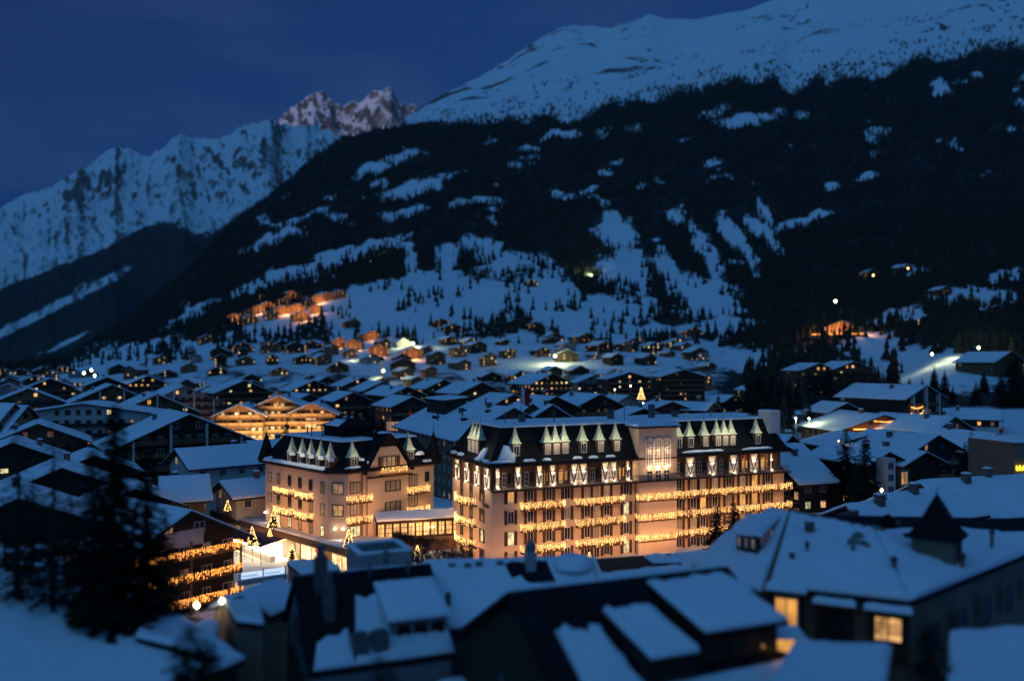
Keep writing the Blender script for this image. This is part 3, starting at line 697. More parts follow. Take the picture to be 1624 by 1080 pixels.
def garland(parent, a, b_, n, m='bulb2', r=.10, sag=.0, name='light_garland'):
    a, b_ = Vector(a), Vector(b_); pts = []
    for k in range(n):
        t = k / (n - 1); p = a.lerp(b_, t); pts.append((p.x, p.y, p.z - sag * 4 * t * (1 - t) + rnd.uniform(-.05, .05)))
    return bulbs(parent, pts, name, m, r)

# amber garlands on the right-hand houses
for o in list(COL.objects):
    if o.name.startswith('garlanded_house'):
        zg = 10.4 - o.location.z; garland(o, (-9.5, -1.5, zg), (9.5, -1.5, zg), 110, r=.13); garland(o, (-3.5, -1.5, zg + 2.2), (3.5, -1.5, zg + 2.2), 34, sag=.3, r=.12)
        light('AREA', (0, -2.4, zg + .4), 150, (1, .45, .14), 20, (R(90), 0, 0), .5, o)
    if o.name.startswith('tall_chalet'):
        for z in (11.2, 13.0, 14.9): garland(o, (-8, -1.4, z - o.location.z), (-2.5, -1.4, z - o.location.z), 30, sag=.5, r=.13)

# ------------------------------------------------------------------ the floodlit timber hotel: one building, three gables
D0 = 318; A0 = P(347, 659, D0); base = P(434, 700, D0)
th_ = thing('timber_hotel', 'floodlit pale timber hotel with three wide gables, left of centre in the village', 'hotel', (base.x, base.y, -2.5), R(6))
def lx(px): return (px - 434) / F * D0
def lz(py): return HC + (HOR - py) / F * D0 + 2.5
gab = [(382, 641, 8.6, 0.0), (440, 628, 10.4, 3.0), (495, 639, 8.4, -1.2)]
for gx, gy, hw, dy in gab:
    x, H = lx(gx), lz(gy); tp = math.tan(R(24)); he = H - hw * tp
    MB().loft([[(x - hw, dy, -2), (x + hw, dy, -2), (x + hw, dy, he), (x, dy, H - .4), (x - hw, dy, he)], [(x - hw, dy + 16, -2), (x + hw, dy + 16, -2), (x + hw, dy + 16, he), (x, dy + 16, H - .4), (x - hw, dy + 16, he)]]).build('wall', 'wood', th_)
    rb = MB(); sb = MB()
    for s in (-1, 1):
        X = x + s * (hw + 1.6); z2 = H - (hw + 1.6) * tp
        rb.loft([[(x, dy - 2, H - .35), (x, dy - 2, H), (X, dy - 2, z2), (X, dy - 2, z2 - .35)], [(x, dy + 18, H - .35), (x, dy + 18, H), (X, dy + 18, z2), (X, dy + 18, z2 - .35)]])
        sb.slab((x, dy - 1.95, H + .02), (x, dy + 18, H + .02), (X, dy + 18, z2 + .02), (X, dy - 1.95, z2 + .02), .4, 4, 4, seed=gx + s)
    rf = rb.build('roof', 'wood', th_); sb.build('roof_snow', 'snow', rf, smooth=True)
    MB().box(x + 2, x + 3, dy + 8, dy + 9, H - 3, H + .9).build('chimney', 'brick', rf)
    for f in range(5):
        z = H - 3.6 - f * 2.9
        if z < .8: break
        bw = min(hw, (H - z - .3) / tp)
        bb = MB().box(x - bw, x + bw, dy - 1.5, dy - .02, z - 1.3, z - 1.15).box(x - bw, x + bw, dy - 1.5, dy - 1.42, z - 1.15, z - .25)
        bb.build('balcony', 'gold', th_)
        n = max(2, int(bw * 2 / 2.3))
        for k in range(n):
            xx = x - bw + bw * 2 * (k + .5) / n
            pn_ = rnd.choice('bbsb') if f >= 3 and rnd.random() < .8 else (rnd.choice('ab') if rnd.random() < .28 else ('d' if rnd.random() < .3 else '.'))
            window(th_, xx, dy - .02, z, 1.5, 1.5, pn_, 0, False)
    for xx in (x - hw * .5, x, x + hw * .5): MB().box(xx - .12, xx + .12, dy - 1.6, dy - 1.45, -2, H - .5 - abs(xx - x) * tp - .3).build('post', 'wood', th_)
MB().box(lx(485), lx(501), -1.9, -1.25, -2, lz(663)).build('stair_bay', 'cream', th_)
light('AREA', (lx(382), -15, 1.0), 5000, (1, .62, .25), 14, (R(108), 0, 0), .6, th_)
light('AREA', (lx(438), -14, 1.0), 5600, (1, .60, .24), 14, (R(108), 0, 0), .6, th_)
light('AREA', (lx(495), -15, 1.0), 3600, (1, .60, .26), 14, (R(108), 0, 0), .6, th_)
for gx, gy, hw, dy in gab: light('POINT', (lx(gx), dy - 2.4, lz(gy) - 3.0), 160, (1, .62, .28), .2, parent=th_)

# ------------------------------------------------------------------ red signed chalet
rc = put(877, 592, 445, 28, 25, 24, 'dark chalet with glowing red sign and grid of lit windows, behind the large hotel', lod=1, lit='d.aadaabbaabda', p=.55, kinds='da', low='cream', name='signed_chalet', group=GV)
sg = MB()
for k, wd_ in enumerate((.9, .6, .8, .3, .8, .9, .7, .8)):
    x = -9.5 + k * 1.05; sg.box(x, x + wd_, -1.5, -1.35, 6.3, 7.5)
sg.build('sign', 'signr', rc)
MB().box(2, 12, -1.5, -1.3, 3.0, 3.5).build('canopy_light', 'lampw', rc)
light('AREA', (0, -3, 2.4), 90, (1, .75, .5), 18, (R(180), 0, 0), 2, rc)
for o in list(COL.objects):
    if o.get('label', '').startswith('chalet with a red lit shopfront'):
        MB().box(-6, 9, -1.5, -1.3, 3.6, 4.8).build('sign', 'signr', o); MB().box(-10, -5, -1.5, -1.3, 2.4, 3.3).build('shop_light', 'lampw', o)
    if o.get('label', '').startswith('chalet below the red square'):
        MB().box(-2, .2, 5, 5.3, 9, 11).build('sign', 'signr', o)
    if o.get('label', '').startswith('wide snow roof with a lit row'):
        light('AREA', (0, -3, 3), 130, (1, .6, .25), 14, (R(150), 0, 0), 1.5, o)

# ------------------------------------------------------------------ village rows behind, then the slope
ORD = ['first', 'second', 'third', 'fourth', 'fifth', 'sixth', 'seventh', 'eighth', 'ninth', 'tenth', 'eleventh', 'twelfth', 'thirteenth', 'fourteenth', 'fifteenth', 'sixteenth', 'seventeenth', 'eighteenth', 'nineteenth', 'twentieth'] + ['twenty-' + s for s in ('first', 'second', 'third', 'fourth', 'fifth', 'sixth', 'seventh', 'eighth', 'ninth')] + ['thirtieth'] + ['thirty-' + s for s in ('first', 'second', 'third', 'fourth', 'fifth', 'sixth', 'seventh', 'eighth')]
rowsV = [(285, 'nearest'), (325, 'second'), (370, 'third'), (420, 'fourth'), (475, 'fifth'), (540, 'sixth'), (615, 'seventh'), (700, 'eighth'), (790, 'ninth'), (890, 'last')]
for ri, (D, rn) in enumerate(rowsV):
    xs = np.arange(-40, 1230 if ri < 7 else 1160, 25 / D * F); k = 0
    for x in xs:
        x = x + rnd.uniform(-.25, .25) * 25 / D * F; DD = D * rnd.uniform(.94, 1.06)
        X = (x - 812) / F * DD; w = rnd.uniform(9, 17); d = rnd.uniform(10, 19); Hh = rnd.uniform(6.5, 12.5)
        if rnd.random() < .08 or any((X - a) ** 2 + (DD - b_) ** 2 < (c_ + w * .36) ** 2 for a, b_, c_ in TAKEN): continue
        if (985 < x < 1060 and DD < 420) or (315 < x < 560 and DD < 365): continue
        if 1100 < x < 1180 and rnd.random() < .6: continue
        TAKEN.append((X, DD, w * .55))
        wl_ = rnd.choice(['dark', 'dark', 'dark', 'wood', 'wood', 'grey']); p = rnd.choice([.05, .12, .2, .3, .42])
        wnm = {'dark': 'dark', 'wood': 'brown', 'grey': 'grey'}[wl_]; lt = {.05: 'mostly unlit', .12: 'sparsely lit', .2: 'lit', .3: 'well lit', .42: 'brightly lit'}[p]
        lab = f'{lt} {wnm} chalet, {ORD[min(k, 37)]} from the left in the {rn} background row of village roofs'; k += 1
        chalet(x, 0, DD, 0, w, d, at=(X, DD, gz(X, DD)), H=Hh, lod=1 if D < 340 else 0, p=p, wall=wl_, low=None, label=lab, group='chalet rows filling the valley floor', pitch=rnd.uniform(21, 27), chim=1 if D < 520 else 0) if False else \
            chalet(x, 100, DD, rnd.choice([24, 28, 32, 36, 30, 20, -15 if rnd.random() < .3 else 30]), w, d, at=(X, DD, gz(X, DD)), H=Hh, lod=1 if D < 340 else 0, p=p, wall=wl_, low=None, label=lab, group='chalet rows filling the valley floor', pitch=rnd.uniform(21, 27), chim=1 if D < 520 else 0)
def slope_house(px, py, label, w=18, H=11, yaw=25, p=.25, kinds='ab', grp='houses on the slope', **k):
    X, Y, Z = hit(px, py, 420)
    return chalet(px, 100, Y, yaw, w, w * .9, at=(X, Y, Z - 1), H=H + 1, lod=0, p=p, kinds=kinds, low=None, label=label, group=grp, chim=0, **k)
wd = ['lowest', 'lower', 'middle', 'upper', 'highest']
cl = [(372, 512), (392, 505), (410, 498), (398, 515), (425, 492), (432, 508), (448, 500), (452, 486), (470, 497), (488, 490), (505, 482), (520, 478), (478, 510), (540, 474), (462, 475), (415, 480), (500, 498)]
for k, (px, py) in enumerate(cl):
    o = slope_house(px, py, f'amber lit chalet on the left hillside hamlet, {ORD[k]} counting up the slope', w=rnd.uniform(17, 24), H=14, p=.75, kinds='oao', wall='wood', grp='amber hillside hamlet', yaw=rnd.uniform(5, 35))
    if k % 2 == 0: light('POINT', (2, -9, 6), 9000, (1, .42, .14), .5, parent=o)
sl_h = [(330, 545, 'lone wide chalet with lit gable under the dark hill', 'wood', 'o', .5), (350, 570, 'dark chalet right of the steep white meadow', 'dark', 'a', .2), (560, 520, 'brown chalet below the hamlet in the middle meadow', 'wood', 'a', .3), (590, 540, 'amber lit chalet below the middle meadow', 'wood', 'o', .6),
        (540, 552, 'long amber lit chalet left of the chapel', 'wood', 'o', .8), (560, 556, 'second amber lit chalet left of the chapel', 'wood', 'o', .7), (600, 566, 'chalet with big orange front near the chapel', 'wood', 'o', .7), (655, 570, 'bright orange fronted chalet right of the chapel', 'wood', 'o', .8), (700, 520, 'two dark farmhouses in the middle meadow', 'dark', 'o', .3),
        (720, 528, 'dark farmhouse right end of the middle meadow', 'dark', 'a', .3), (760, 560, 'domed looking dark barn on the middle meadow edge', 'dark', '.', .0), (820, 520, 'row house at the foot of the central meadow', 'dark', '.', .0), (850, 526, 'second row house at the foot of the central meadow', 'dark', 'a', .1), (880, 545, 'dark house right of the central road lamp', 'dark', 'a', .2),
        (930, 545, 'red lit house below the streaked wood', 'wood', 'o', .3), (960, 560, 'long roofed house below the streaked wood', 'dark', 'a', .2), (1000, 558, 'dark house with a red doorway below the streaked wood', 'dark', 'o', .4), (1040, 562, 'house with pale window below the streaked wood', 'dark', 'b', .3), (1075, 555, 'house with two pale windows below the streaked wood', 'dark', 'b', .3),
        (1100, 535, 'amber lit house at the wood edge above the conifers', 'wood', 'o', .5), (1110, 572, 'dark long house beside the conifers', 'dark', 'a', .2), (900, 575, 'dark terrace house above the red signed chalet', 'dark', 'a', .3), (845, 455, 'hut beside the pale lamp high on the meadow', 'dark', 'b', .2), (590, 418, 'hut beside the lamp on the upper ledge', 'dark', 'b', .2),
        (1500, 470, 'white roofed house on the right upper ledge', 'dark', 'd', .2), (1540, 490, 'house with round amber glow on the right ledge', 'dark', 'o', .9), (1580, 505, 'dark house at the right edge of the ledge', 'dark', '.', 0), (1440, 432, 'small house high in the right wood', 'wood', 'o', .3), (1385, 440, 'red lit hut high in the right wood', 'wood', 'o', .4),
        (1470, 520, 'dark house above the lit snow bank', 'dark', 'b', .3), (1600, 600, 'red brown shed at the right edge above the village', 'wood', '.', 0), (640, 590, 'dark chalet below the chapel', 'dark', 'a', .2), (470, 560, 'dark chalet under the amber hamlet', 'dark', 'a', .3), (430, 560, 'lit chalet under the amber hamlet, left', 'wood', 'a', .4), (510, 575, 'dark chalet below the amber hamlet, right', 'dark', 'a', .3), (385, 560, 'chalet under the hamlet beside the white meadow', 'dark', 'a', .3)]
for px, py, lab, wl_, kk, p in sl_h:
    o = slope_house(px, py, lab, w=rnd.uniform(17, 23), H=12, p=p, kinds=kk, wall=wl_, yaw=rnd.uniform(5, 35))
    if p > .55: light('POINT', (0, -9, 5), 5200, (1, .42, .13), .5, parent=o)
# the floodlit orange chalet on the right slope
o = slope_house(1335, 532, 'floodlit orange and red restaurant chalet on a terrace, right hillside', w=30, H=14, p=.6, kinds='oa', wall='wood', grp=None, yaw=-30)
o.name = 'lit_restaurant'; MB().box(-26, 22, -10, -1, -6, .6).build('terrace', 'conc', o); MB().box(-26, 22, -10.4, -10.0, .6, 1.6).build('railing', 'gold', o)
MB().box(0, 3.5, -.6, -.2, 6, 9).build('lit_banner', 'signr', o)
for x in (-22, -12, 0, 12, 20): light('POINT', (x, -7, 4.5), 9000, (1, .42, .13), .4, parent=o)
garland(o, (-26, -10.6, 1.8), (22, -10.6, 1.8), 60, 'bulb2', .35)

WARM = (1, .47, .20)
# ------------------------------------------------------------------ the large hotel
HO = Vector((-2.9, 121.0, 0)); HA = R(24.1); ca, sa = math.cos(HA), math.sin(HA)
hot = thing('grand_hotel', 'large pink hotel with slate mansard, spired dormers and long light hung balconies, centre', 'hotel', (HO.x, HO.y, -1.5), HA)
ZB = 1.5                                  # local z = world z + 1.5
def tx(px): r = (px - 812) / F; return (r * HO.y - HO.x) / (ca - sa * r)
def ty(px): r = (px - 812) / F; return (HO.x - r * HO.y) / (sa + ca * r)
LN, DP = 53.3, 16.2; Z1, Z2, ZT = 10.7 + ZB, 14.0 + ZB, 19.3 + ZB
# stair tower position
T0, T1 = tx(1008), tx(1068)
MB().box(0, T0, 0, DP, -1, Z1).build('wall', 'peach', hot)
MB().box(T0, LN, .25, DP, -1, Z1).build('wall', 'peach', hot)
# top storey: white infill between brown posts, set back a little on the long side
top = MB().box(.15, LN - .15, .9, DP - .15, Z1, Z2).build('upper_storey', 'wood', hot)
MB().box(-.25, LN + .25, -1.25, .1, Z1 - .22, Z1).box(-.05, .9, -.02, DP, Z1 - .1, Z1 + .001).build('gallery_floor', 'trim', hot)
# railing of the gallery
rl = MB(); rl.box(-.2, LN + .2, -1.22, -1.17, Z1 + .92, Z1 + .99); rl.box(-.2, LN + .2, -1.22, -1.18, Z1 + .1, Z1 + .14)
for k in range(int(LN / .16)): x = -.2 + k * .16; rl.box(x, x + .03, -1.21, -1.19, Z1, Z1 + .92)
rl.build('gallery_railing', 'metal', hot)
BAYS = [(788.7, 796.5), (818.7, 831.5), (853, 865.5), (874, 887), (907, 937), (957.5, 984.5), (996, 1004), (1068.5, 1073), (1090.7, 1108.5), (1125.7, 1143), (1160, 1177), (1193, 1208.7), (1226, 1230)]
tb = MB()
def brace(b, p, q, w=.09):
    b.tube(p, q, w, w, 4)
for a, c in BAYS:
    x0, x1 = tx(a), tx(c)
    for x in (x0, x1): tb.box(x - .1, x + .1, .72, .9, Z1, Z2)
    nv = 1 if x1 - x0 < 2.6 else 2; w_ = (x1 - x0) / nv
    for k in range(nv):
        xa, xb = x0 + k * w_, x0 + (k + 1) * w_
        if w_ > .9:
            brace(tb, (xa + .1, .82, Z2 - .1), ((xa + xb) / 2, .82, Z1 + .1)); brace(tb, (xb - .1, .82, Z2 - .1), ((xa + xb) / 2, .82, Z1 + .1))
        xm = (xa + xb) / 2
        MB().box(xa + .05, xb - .05, .84, .895, Z1 + .05, Z2 - .2).build('infill_panel', 'plast', hot)
        lb = MB().box(xm - .12, xm + .12, .55, .70, Z1 + 1.75, Z1 + 1.95).box(xm - .12, xm + .12, .50, .62, Z1 + .05, Z1 + .2)
        lb.build('wall_lamp', 'lampw', hot)
        light('POINT', (xm, .40, Z1 + 2.15), 25, (1, .66, .36), .06, parent=hot)
        light('POINT', (xm, .38, Z1 + .3), 20, (1, .66, .36), .06, parent=hot)
tb.box(.1, LN - .1, .7, .9, Z2 - .2, Z2); tb.box(.1, LN - .1, .74, .9, Z1 + 2.0, Z1 + 2.1)
tb.build('timber_frame', 'trim', hot)
for a, c, pn_ in [(800, 814, '.'), (835, 850, '.'), (867, 873, 'o'), (889, 905, 'o'), (939, 955, '.'), (986, 995, 'o'), (1075, 1089, '.'), (1110, 1124, '.'), (1145, 1158, '.'), (1182, 1191, 'o'), (1211, 1224, 'o')]:
    x0, x1 = tx(a), tx(c); window(hot, (x0 + x1) / 2 - .35, .86, Z1 + 1.2, min(1.3, (x1 - x0) * .45), 2.1, pn_, frame='frame_grid')
    window(hot, (x0 + x1) / 2 + (x1 - x0) * .28, .86, Z1 + 1.35, min(1.0, (x1 - x0) * .3), 1.6, pn_ if pn_ == 'o' else '.', frame='frame_dark')
for px_ in (897, 1186, 1218): light('POINT', (tx(px_), .2, Z1 + 2.4), 18, (1, .45, .14), .15, parent=hot)
# short side, four timbered bays
tb = MB()
for px_ in (725, 740, 756, 772):
    s = max(1.3, ty(px_)); tb.box(-.04, .14, s - 1.25, s - 1.1, Z1, Z2).box(-.04, .14, s + 1.1, s + 1.25, Z1, Z2)
    MB().box(.06, .13, s - 1.1, s + 1.1, Z1 + .1, Z2 - .2).build('infill_panel', 'plast', hot)
    for d_ in (-1, 0): brace(tb, (0, s + 1.0 * (1 if d_ else -1), Z2 - .2), (0, s, Z1 + .15), .08)
    tb.box(-.1, .0, s - 1.25, s + 1.25, Z1 + 2.0, Z1 + 2.1)
    MB().box(-.25, -.1, s - .12, s + .12, Z1 + 1.8, Z1 + 1.95).box(-.25, -.1, s - .12, s + .12, Z1 - .05, Z1 + .1).build('wall_lamp', 'lampw', hot)
    light('POINT', (-.8, s, Z1 + 2.1), 90, (1, .72, .44), .06, parent=hot); light('POINT', (-.8, s, Z1 + .35), 70, (1, .72, .44), .06, parent=hot)
tb.box(-.06, .15, 0, DP, Z2 - .25, Z2).box(-.06, .15, 0, DP, Z1 - .12, Z1 + .08)
for s in np.linspace(.1, DP - .1, 9): tb.box(-.05, .14, s - .07, s + .07, Z1, Z2)
tb.build('timber_frame', 'trim', hot)
# mansard: dark slate, flat snowy top
e_ = .9
def mans(x0, x1, y0, y1, z0, z1, ins, par, m='slate', eave=e_):
    b = MB(); lo = lambda z, k: [(x0 + k, y0 + k, z), (x1 - k, y0 + k, z), (x1 - k, y1 - k, z), (x0 + k, y1 - k, z)]
    b.loft([lo(z0, -eave), lo(z0 + .35, -eave), lo(z0 + .8, -eave + .7), lo(z0 + (z1 - z0) * .55, ins * .40), lo(z1, ins)])
    r = b.build('roof', m, par)
    fb = MB(); k = -eave - .06
    fb.loft([[(x0 + k, y0 + k, z0 - .1), (x1 - k, y0 + k, z0 - .1), (x1 - k, y1 - k, z0 - .1), (x0 + k, y1 - k, z0 - .1)], [(x0 + k, y0 + k, z0 + .16), (x1 - k, y0 + k, z0 + .16), (x1 - k, y1 - k, z0 + .16), (x0 + k, y1 - k, z0 + .16)]])
    fb.build('eaves_board', 'trim', r)
    MB().slab((x0 + ins - .15, y1 - ins + .15, z1 + .02), (x1 - ins + .15, y1 - ins + .15, z1 + .02), (x1 - ins + .15, y0 + ins - .15, z1 + .02), (x0 + ins - .15, y0 + ins - .15, z1 + .02), .4, 14, 5, lump=.1).build('roof_snow', 'snow', r, smooth=True)
    return r
hr = mans(0, LN, 0, DP, Z2, ZT, 2.5, hot)
def mound(par, x, y, z, L_, W_, H_, rz=0.0):
    b = MB(); n = 12; loops = []
    for k, (rr_, zz) in enumerate(((1, 0), (.93, .45), (.68, .85), (.3, 1.0))):
        loops.append([(x + math.cos(rz) * math.cos(a) * L_ * rr_ - math.sin(rz) * math.sin(a) * W_ * rr_, y + math.sin(rz) * math.cos(a) * L_ * rr_ + math.cos(rz) * math.sin(a) * W_ * rr_,
                       z + zz * H_ * (1 + .2 * math.sin(a * 3 + x))) for a in [6.2832 * j / n for j in range(n)]])
    b.loft(loops); return b.build('snow_mound', 'snow', par, smooth=True)
def dormer(par, x, y, z, rz=0.0, w=1.5, h=1.9, spire=2.9, pane='.', wide=1, power=16, sk='a'):
    """box dormer under steep pale spires; a lamp at the foot of each spire"""
    d = obj('dormer', MB().box(-w / 2 * wide, w / 2 * wide, 0, 2.6, 0, h).mesh('dormer', [M['trim']]), par, (x, y, z), rz)
    for k in range(wide):
        cx = (k - (wide - 1) / 2) * w
        rr = w * .60
        b = MB(); base = [(-rr, -rr * .8), (rr, -rr * .8), (rr, rr * .8), (-rr, rr * .8)]
        b.loft([[(cx + p * q, .55 + r2 * q, h + zz) for p, r2 in base] for q, zz in ((1.0, 0), (.74, .22), (.42, 1.05), (.14, 2.1), (.02, spire))])
        b.build('spire', 'copper', d)
        MB().tube((cx, .55, h + spire - .1), (cx, .55, h + spire + .5), .03, .02, 5).oct((cx, .55, h + spire + .1), .10).build('finial', 'metal', d)
        window(d, cx, -.01, h * .50, w * .62, h * .78, pane)
        if power: light('POINT', (cx + .25, -rr * .8 - .55, h + .25), power * 3.2, (1, .93, .66), .05, parent=d)
    return d
zd = Z2 + 1.15
for px_, wd_ in ((817, 1), (881, 3), (924, 1), (951, 1), (977, 1), (1076, 1), (1094.5, 1), (1118, 1), (1149.5, 3), (1201, 1)):
    x = tx(px_) + .25
    dormer(hr, x, .12, zd, 0, 1.45, 2.0, 2.9, 'd' if rnd.random() < .3 else '.', wd_, 24)
dormer(hr, .15, 7.5, zd, -math.pi / 2, 1.5, 2.2, 3.1, 'd', 3, 24)
for px_, l_ in ((838, 1.1), (914, .9), (939, .9), (966, .9), (1104, 3.2), (1130, 2.0), (1192, 2.6), (1212, 1.6), (795, 2.2), (865, .8)): mound(hr, tx(px_), -.35, Z2 + .55, l_, .42, .35)
for y in (1.2, 4.2, 11.5, 14.5): mound(hr, -.3, y, Z2 + .55, .5, 1.3, .4)
MB().slab((1.9, 3.8, Z2 + 3.6), (1.4, 5.0, Z2 + 2.6), (-.4, 4.6, Z2 + .75), (-.5, 2.0, Z2 + .75), .22, 3, 3).slab((2.2, .9, Z2 + 2.9), (4.2, .75, Z2 + 2.7), (3.6, -.2, Z2 + .8), (.8, -.2, Z2 + .8), .2, 3, 3).build('snow_patch', 'snow', hr, smooth=True)
# stair tower
tw = MB().box(T0, T1, -.9, 7, -1, 19.0 + ZB - .3).build('stair_tower', 'pink', hot)
twr = MB().box(T0 - .5, T1 + .5, -1.4, 7.5, 18.75 + ZB, 19.0 + ZB).build('tower_roof', 'trim', hot)
MB().slab((T0 - .4, 7.4, 19.02 + ZB), (T1 + .4, 7.4, 19.02 + ZB), (T1 + .4, -1.3, 19.02 + ZB), (T0 - .4, -1.3, 19.02 + ZB), .4, 6, 5).build('roof_snow', 'snow', twr, smooth=True)
tm = (T0 + T1) / 2
for k in (-1, 0, 1):
    x = tm + k * 1.55; zb, zt = 12.9 + ZB, 16.5 + ZB
    n = 10; arc = [(x + .62 * math.cos(a), zt + .62 * math.sin(a)) for a in [math.pi * j / n for j in range(n + 1)]]
    gl = MB(); gl.face([(x - .62, -.915, zb), (x + .62, -.915, zb)] + [(p, -.915, q) for p, q in arc])
    aw = gl.build('arched_window', 'wd', hot)
    fr = MB()
    outer = [(x + .76 * math.cos(a), zt + .76 * math.sin(a)) for a in [math.pi * j / n for j in range(n + 1)]]
    for j in range(n):
        fr.loft([[(arc[j][0], -1.02, arc[j][1]), (outer[j][0], -1.02, outer[j][1]), (outer[j + 1][0], -1.02, outer[j + 1][1]), (arc[j + 1][0], -1.02, arc[j + 1][1])],
                 [(arc[j][0], -.9, arc[j][1]), (outer[j][0], -.9, outer[j][1]), (outer[j + 1][0], -.9, outer[j + 1][1]), (arc[j + 1][0], -.9, arc[j + 1][1])]])
    fr.box(x - .76, x - .62, -1.02, -.9, zb - .15, zt).box(x + .62, x + .76, -1.02, -.9, zb - .15, zt).box(x - .62, x + .62, -1.02, -.9, zb - .15, zb)
    for q in (-.21, .21): fr.box(x + q - .045, x + q + .045, -1.0, -.92, zb, zt + .45)
    for q in range(7): fr.box(x - .62, x + .62, -.99, -.925, zb + .5 * q + .35, zb + .5 * q + .43)
    fr.build('window_frame', 'plast', aw)
    window(hot, x, -.91, 11.35 + ZB, 1.15, 1.9, '.', frame='frame_grid')
light('AREA', (tm, -2.6, 12.2 + ZB), 150, (1, .62, .34), 4.2, (R(140), 0, 0), .3, hot)
for k in (-1, 0, 1): light('POINT', (tm + k * 1.55, -1.35, 15.2 + ZB), 22, (1, .70, .36), .06, parent=hot)
for k in (-1, 0, 1): light('POINT', (tm + k * 1.55, -1.15, 12.75 + ZB), 30, (1, .70, .36), .06, parent=hot)
# windows with shutters, left block
cells = []
ZR = (9.6, 6.6, 3.6, .75)
for f, z in enumerate(ZR):
    z += ZB
    for i, px_ in enumerate((810, 841, 870.5, 899.5, 931, 962, 993)):
        pn_ = {(0, 0): 'o', (2, 0): 'b', (3, 0): 'd', (1, 6): 'b', (3, 6): 'b', (0, 4): 'd', (1, 3): 'd', (0, 5): 'd'}.get((f, i), '.')
        window(hot, tx(px_), -.01, z, 1.0, 1.95, pn_, shutters=True)
    window(hot, tx(946), -.01, z - .15, .95, 2.25, 'd' if f < 3 else '.', frame='frame')
    # right block: close set French windows behind the long balconies
    for i, px_ in enumerate((1040, 1056, 1078, 1101, 1116, 1135, 1157, 1179, 1198, 1219)):
        pn_ = 'o' if (f, i) in ((0, 0), (1, 0), (1, 1), (2, 1), (3, 1), (1, 4), (1, 7), (0, 8), (1, 8)) else ('d' if rnd.random() < .35 else '.')
        window(hot, tx(px_), .24, z, 1.15, 2.25, pn_, shutters=True)
# balconies and their curtains of lights
def balcony(par, x0, x1, z, dep=1.15, y=0.0, h=1.25, m='trim', gaps=0):
    b = MB().box(x0, x1, y - dep, y - .02, z - .2, z - .03)
    b.box(x0, x1, y - dep, y - dep + .05, z + .88, z + .95)
    for k in range(int((x1 - x0) / .3)): b.box(x0 + k * .3, x0 + k * .3 + .04, y - dep, y - dep + .04, z - .03, z + .88)
    for xx in (x0, x1 - .05): b.box(xx, xx + .05, y - dep, y - .02, z + .88, z + .95)
    o = b.build('balcony', m, par)
    pts = curtain((x0, y - dep - .08, z + 1.05), (x1, y - dep - .08, z + 1.05), h) + curtain((x0 - .05, y - dep, z + 1.05), (x0 - .05, y - .1, z + 1.05), h) + curtain((x1 + .05, y - dep, z + 1.05), (x1 + .05, y - .1, z + 1.05), h)
    if gaps: pts = [p for p in pts if math.sin(p[0] * .9 + z) > -.985]
    bulbs(o, pts, r=.043)
    L_ = x1 - x0
    light('AREA', ((x0 + x1) / 2, y - dep - .45, z + .5), 11 * L_, (1, .50, .17), L_, (R(90), 0, 0), 1.0, par)
    return o
for z in (7.7, 4.6, 1.5):
    z += ZB
    balcony(hot, tx(825), tx(890.5), z); balcony(hot, tx(912), tx(986), z)
    balcony(hot, tx(1009) - .2, LN + .5, z, 1.3, .2, gaps=1)
    # the curved balconies of the short side, as one segment run
    s0, s1 = 5.5, 13.4; n = 9; bb = MB(); rl2 = MB(); pts = []
    prv = None
    for k in range(n + 1):
        s = s0 + (s1 - s0) * k / n; ex = -.25 - 1.2 * math.sin(math.pi * k / n) ** .5
        if prv:
            bb.loft([[(0, prv[1], z - .2), (prv[0], prv[1], z - .2), (prv[0], prv[1], z - .03), (0, prv[1], z - .03)], [(0, s, z - .2), (ex, s, z - .2), (ex, s, z - .03), (0, s, z - .03)]])
            rl2.tube((prv[0], prv[1], z + .9), (ex, s, z + .9), .03, .03, 4)
            pts += curtain((prv[0] - .06, prv[1], z + 1.05), (ex - .06, s, z + 1.05), 1.3)
        prv = (ex, s)
    bo = bb.build('balcony', 'trim', hot); rl2.build('railing', 'trim', bo); bulbs(bo, pts, r=.043)
    light('AREA', (-2.3, 9.4, z + .5), 75, (1, .50, .17), 8, (R(90), 0, R(-90)), 1.0, hot)
for f, z in enumerate(ZR):
    for s in (3.6, 7.9, 11.9):
        window(hot, -.01, s, z + ZB - (.2 if s > 5 else 0), 1.0 if s < 5 else 1.3, 1.9 if s < 5 else 2.4, 'b' if (f, s) == (2, 3.6) else '.', -math.pi / 2, frame='frame_dark')
        if s < 5:
            for dy in (-.75, .75): obj('shutter', win_mesh('shutter'), hot, (-.02, s + dy, z + ZB), -math.pi / 2, (.46, 1, 2.0))
# garden floodlights washing the walls
for px_ in (800, 900, 1000): light('AREA', (tx(px_), -5.0, 2.0), 270, WARM, 8, (R(122), 0, 0), .4, hot)
for px_ in (1060, 1130, 1200): light('AREA', (tx(px_), -5.5, 2.0), 190, WARM, 8, (R(122), 0, 0), .4, hot)
light('AREA', (-6, 6, 2.0), 420, WARM, 9, (R(120), 0, R(-90)), .4, hot)
# lettering on the short side
tc_ = bpy.data.curves.new('lettering', 'FONT'); tc_.body = 'CERVIN'; tc_.size = .82; tc_.extrude = .03; tc_.align_x = 'CENTER'
to = bpy.data.objects.new('lettering', tc_); COL.objects.link(to); bpy.context.view_layer.update()
lm = bpy.data.meshes.new_from_object(to.evaluated_get(bpy.context.evaluated_depsgraph_get())); bpy.data.objects.remove(to); lm.materials.clear(); lm.materials.append(M['trim'])
to = obj('lettering', lm, hot, (-.06, 2.15, 7.95 + ZB), kind='stuff'); to.rotation_euler = (R(90), 0, R(-90))
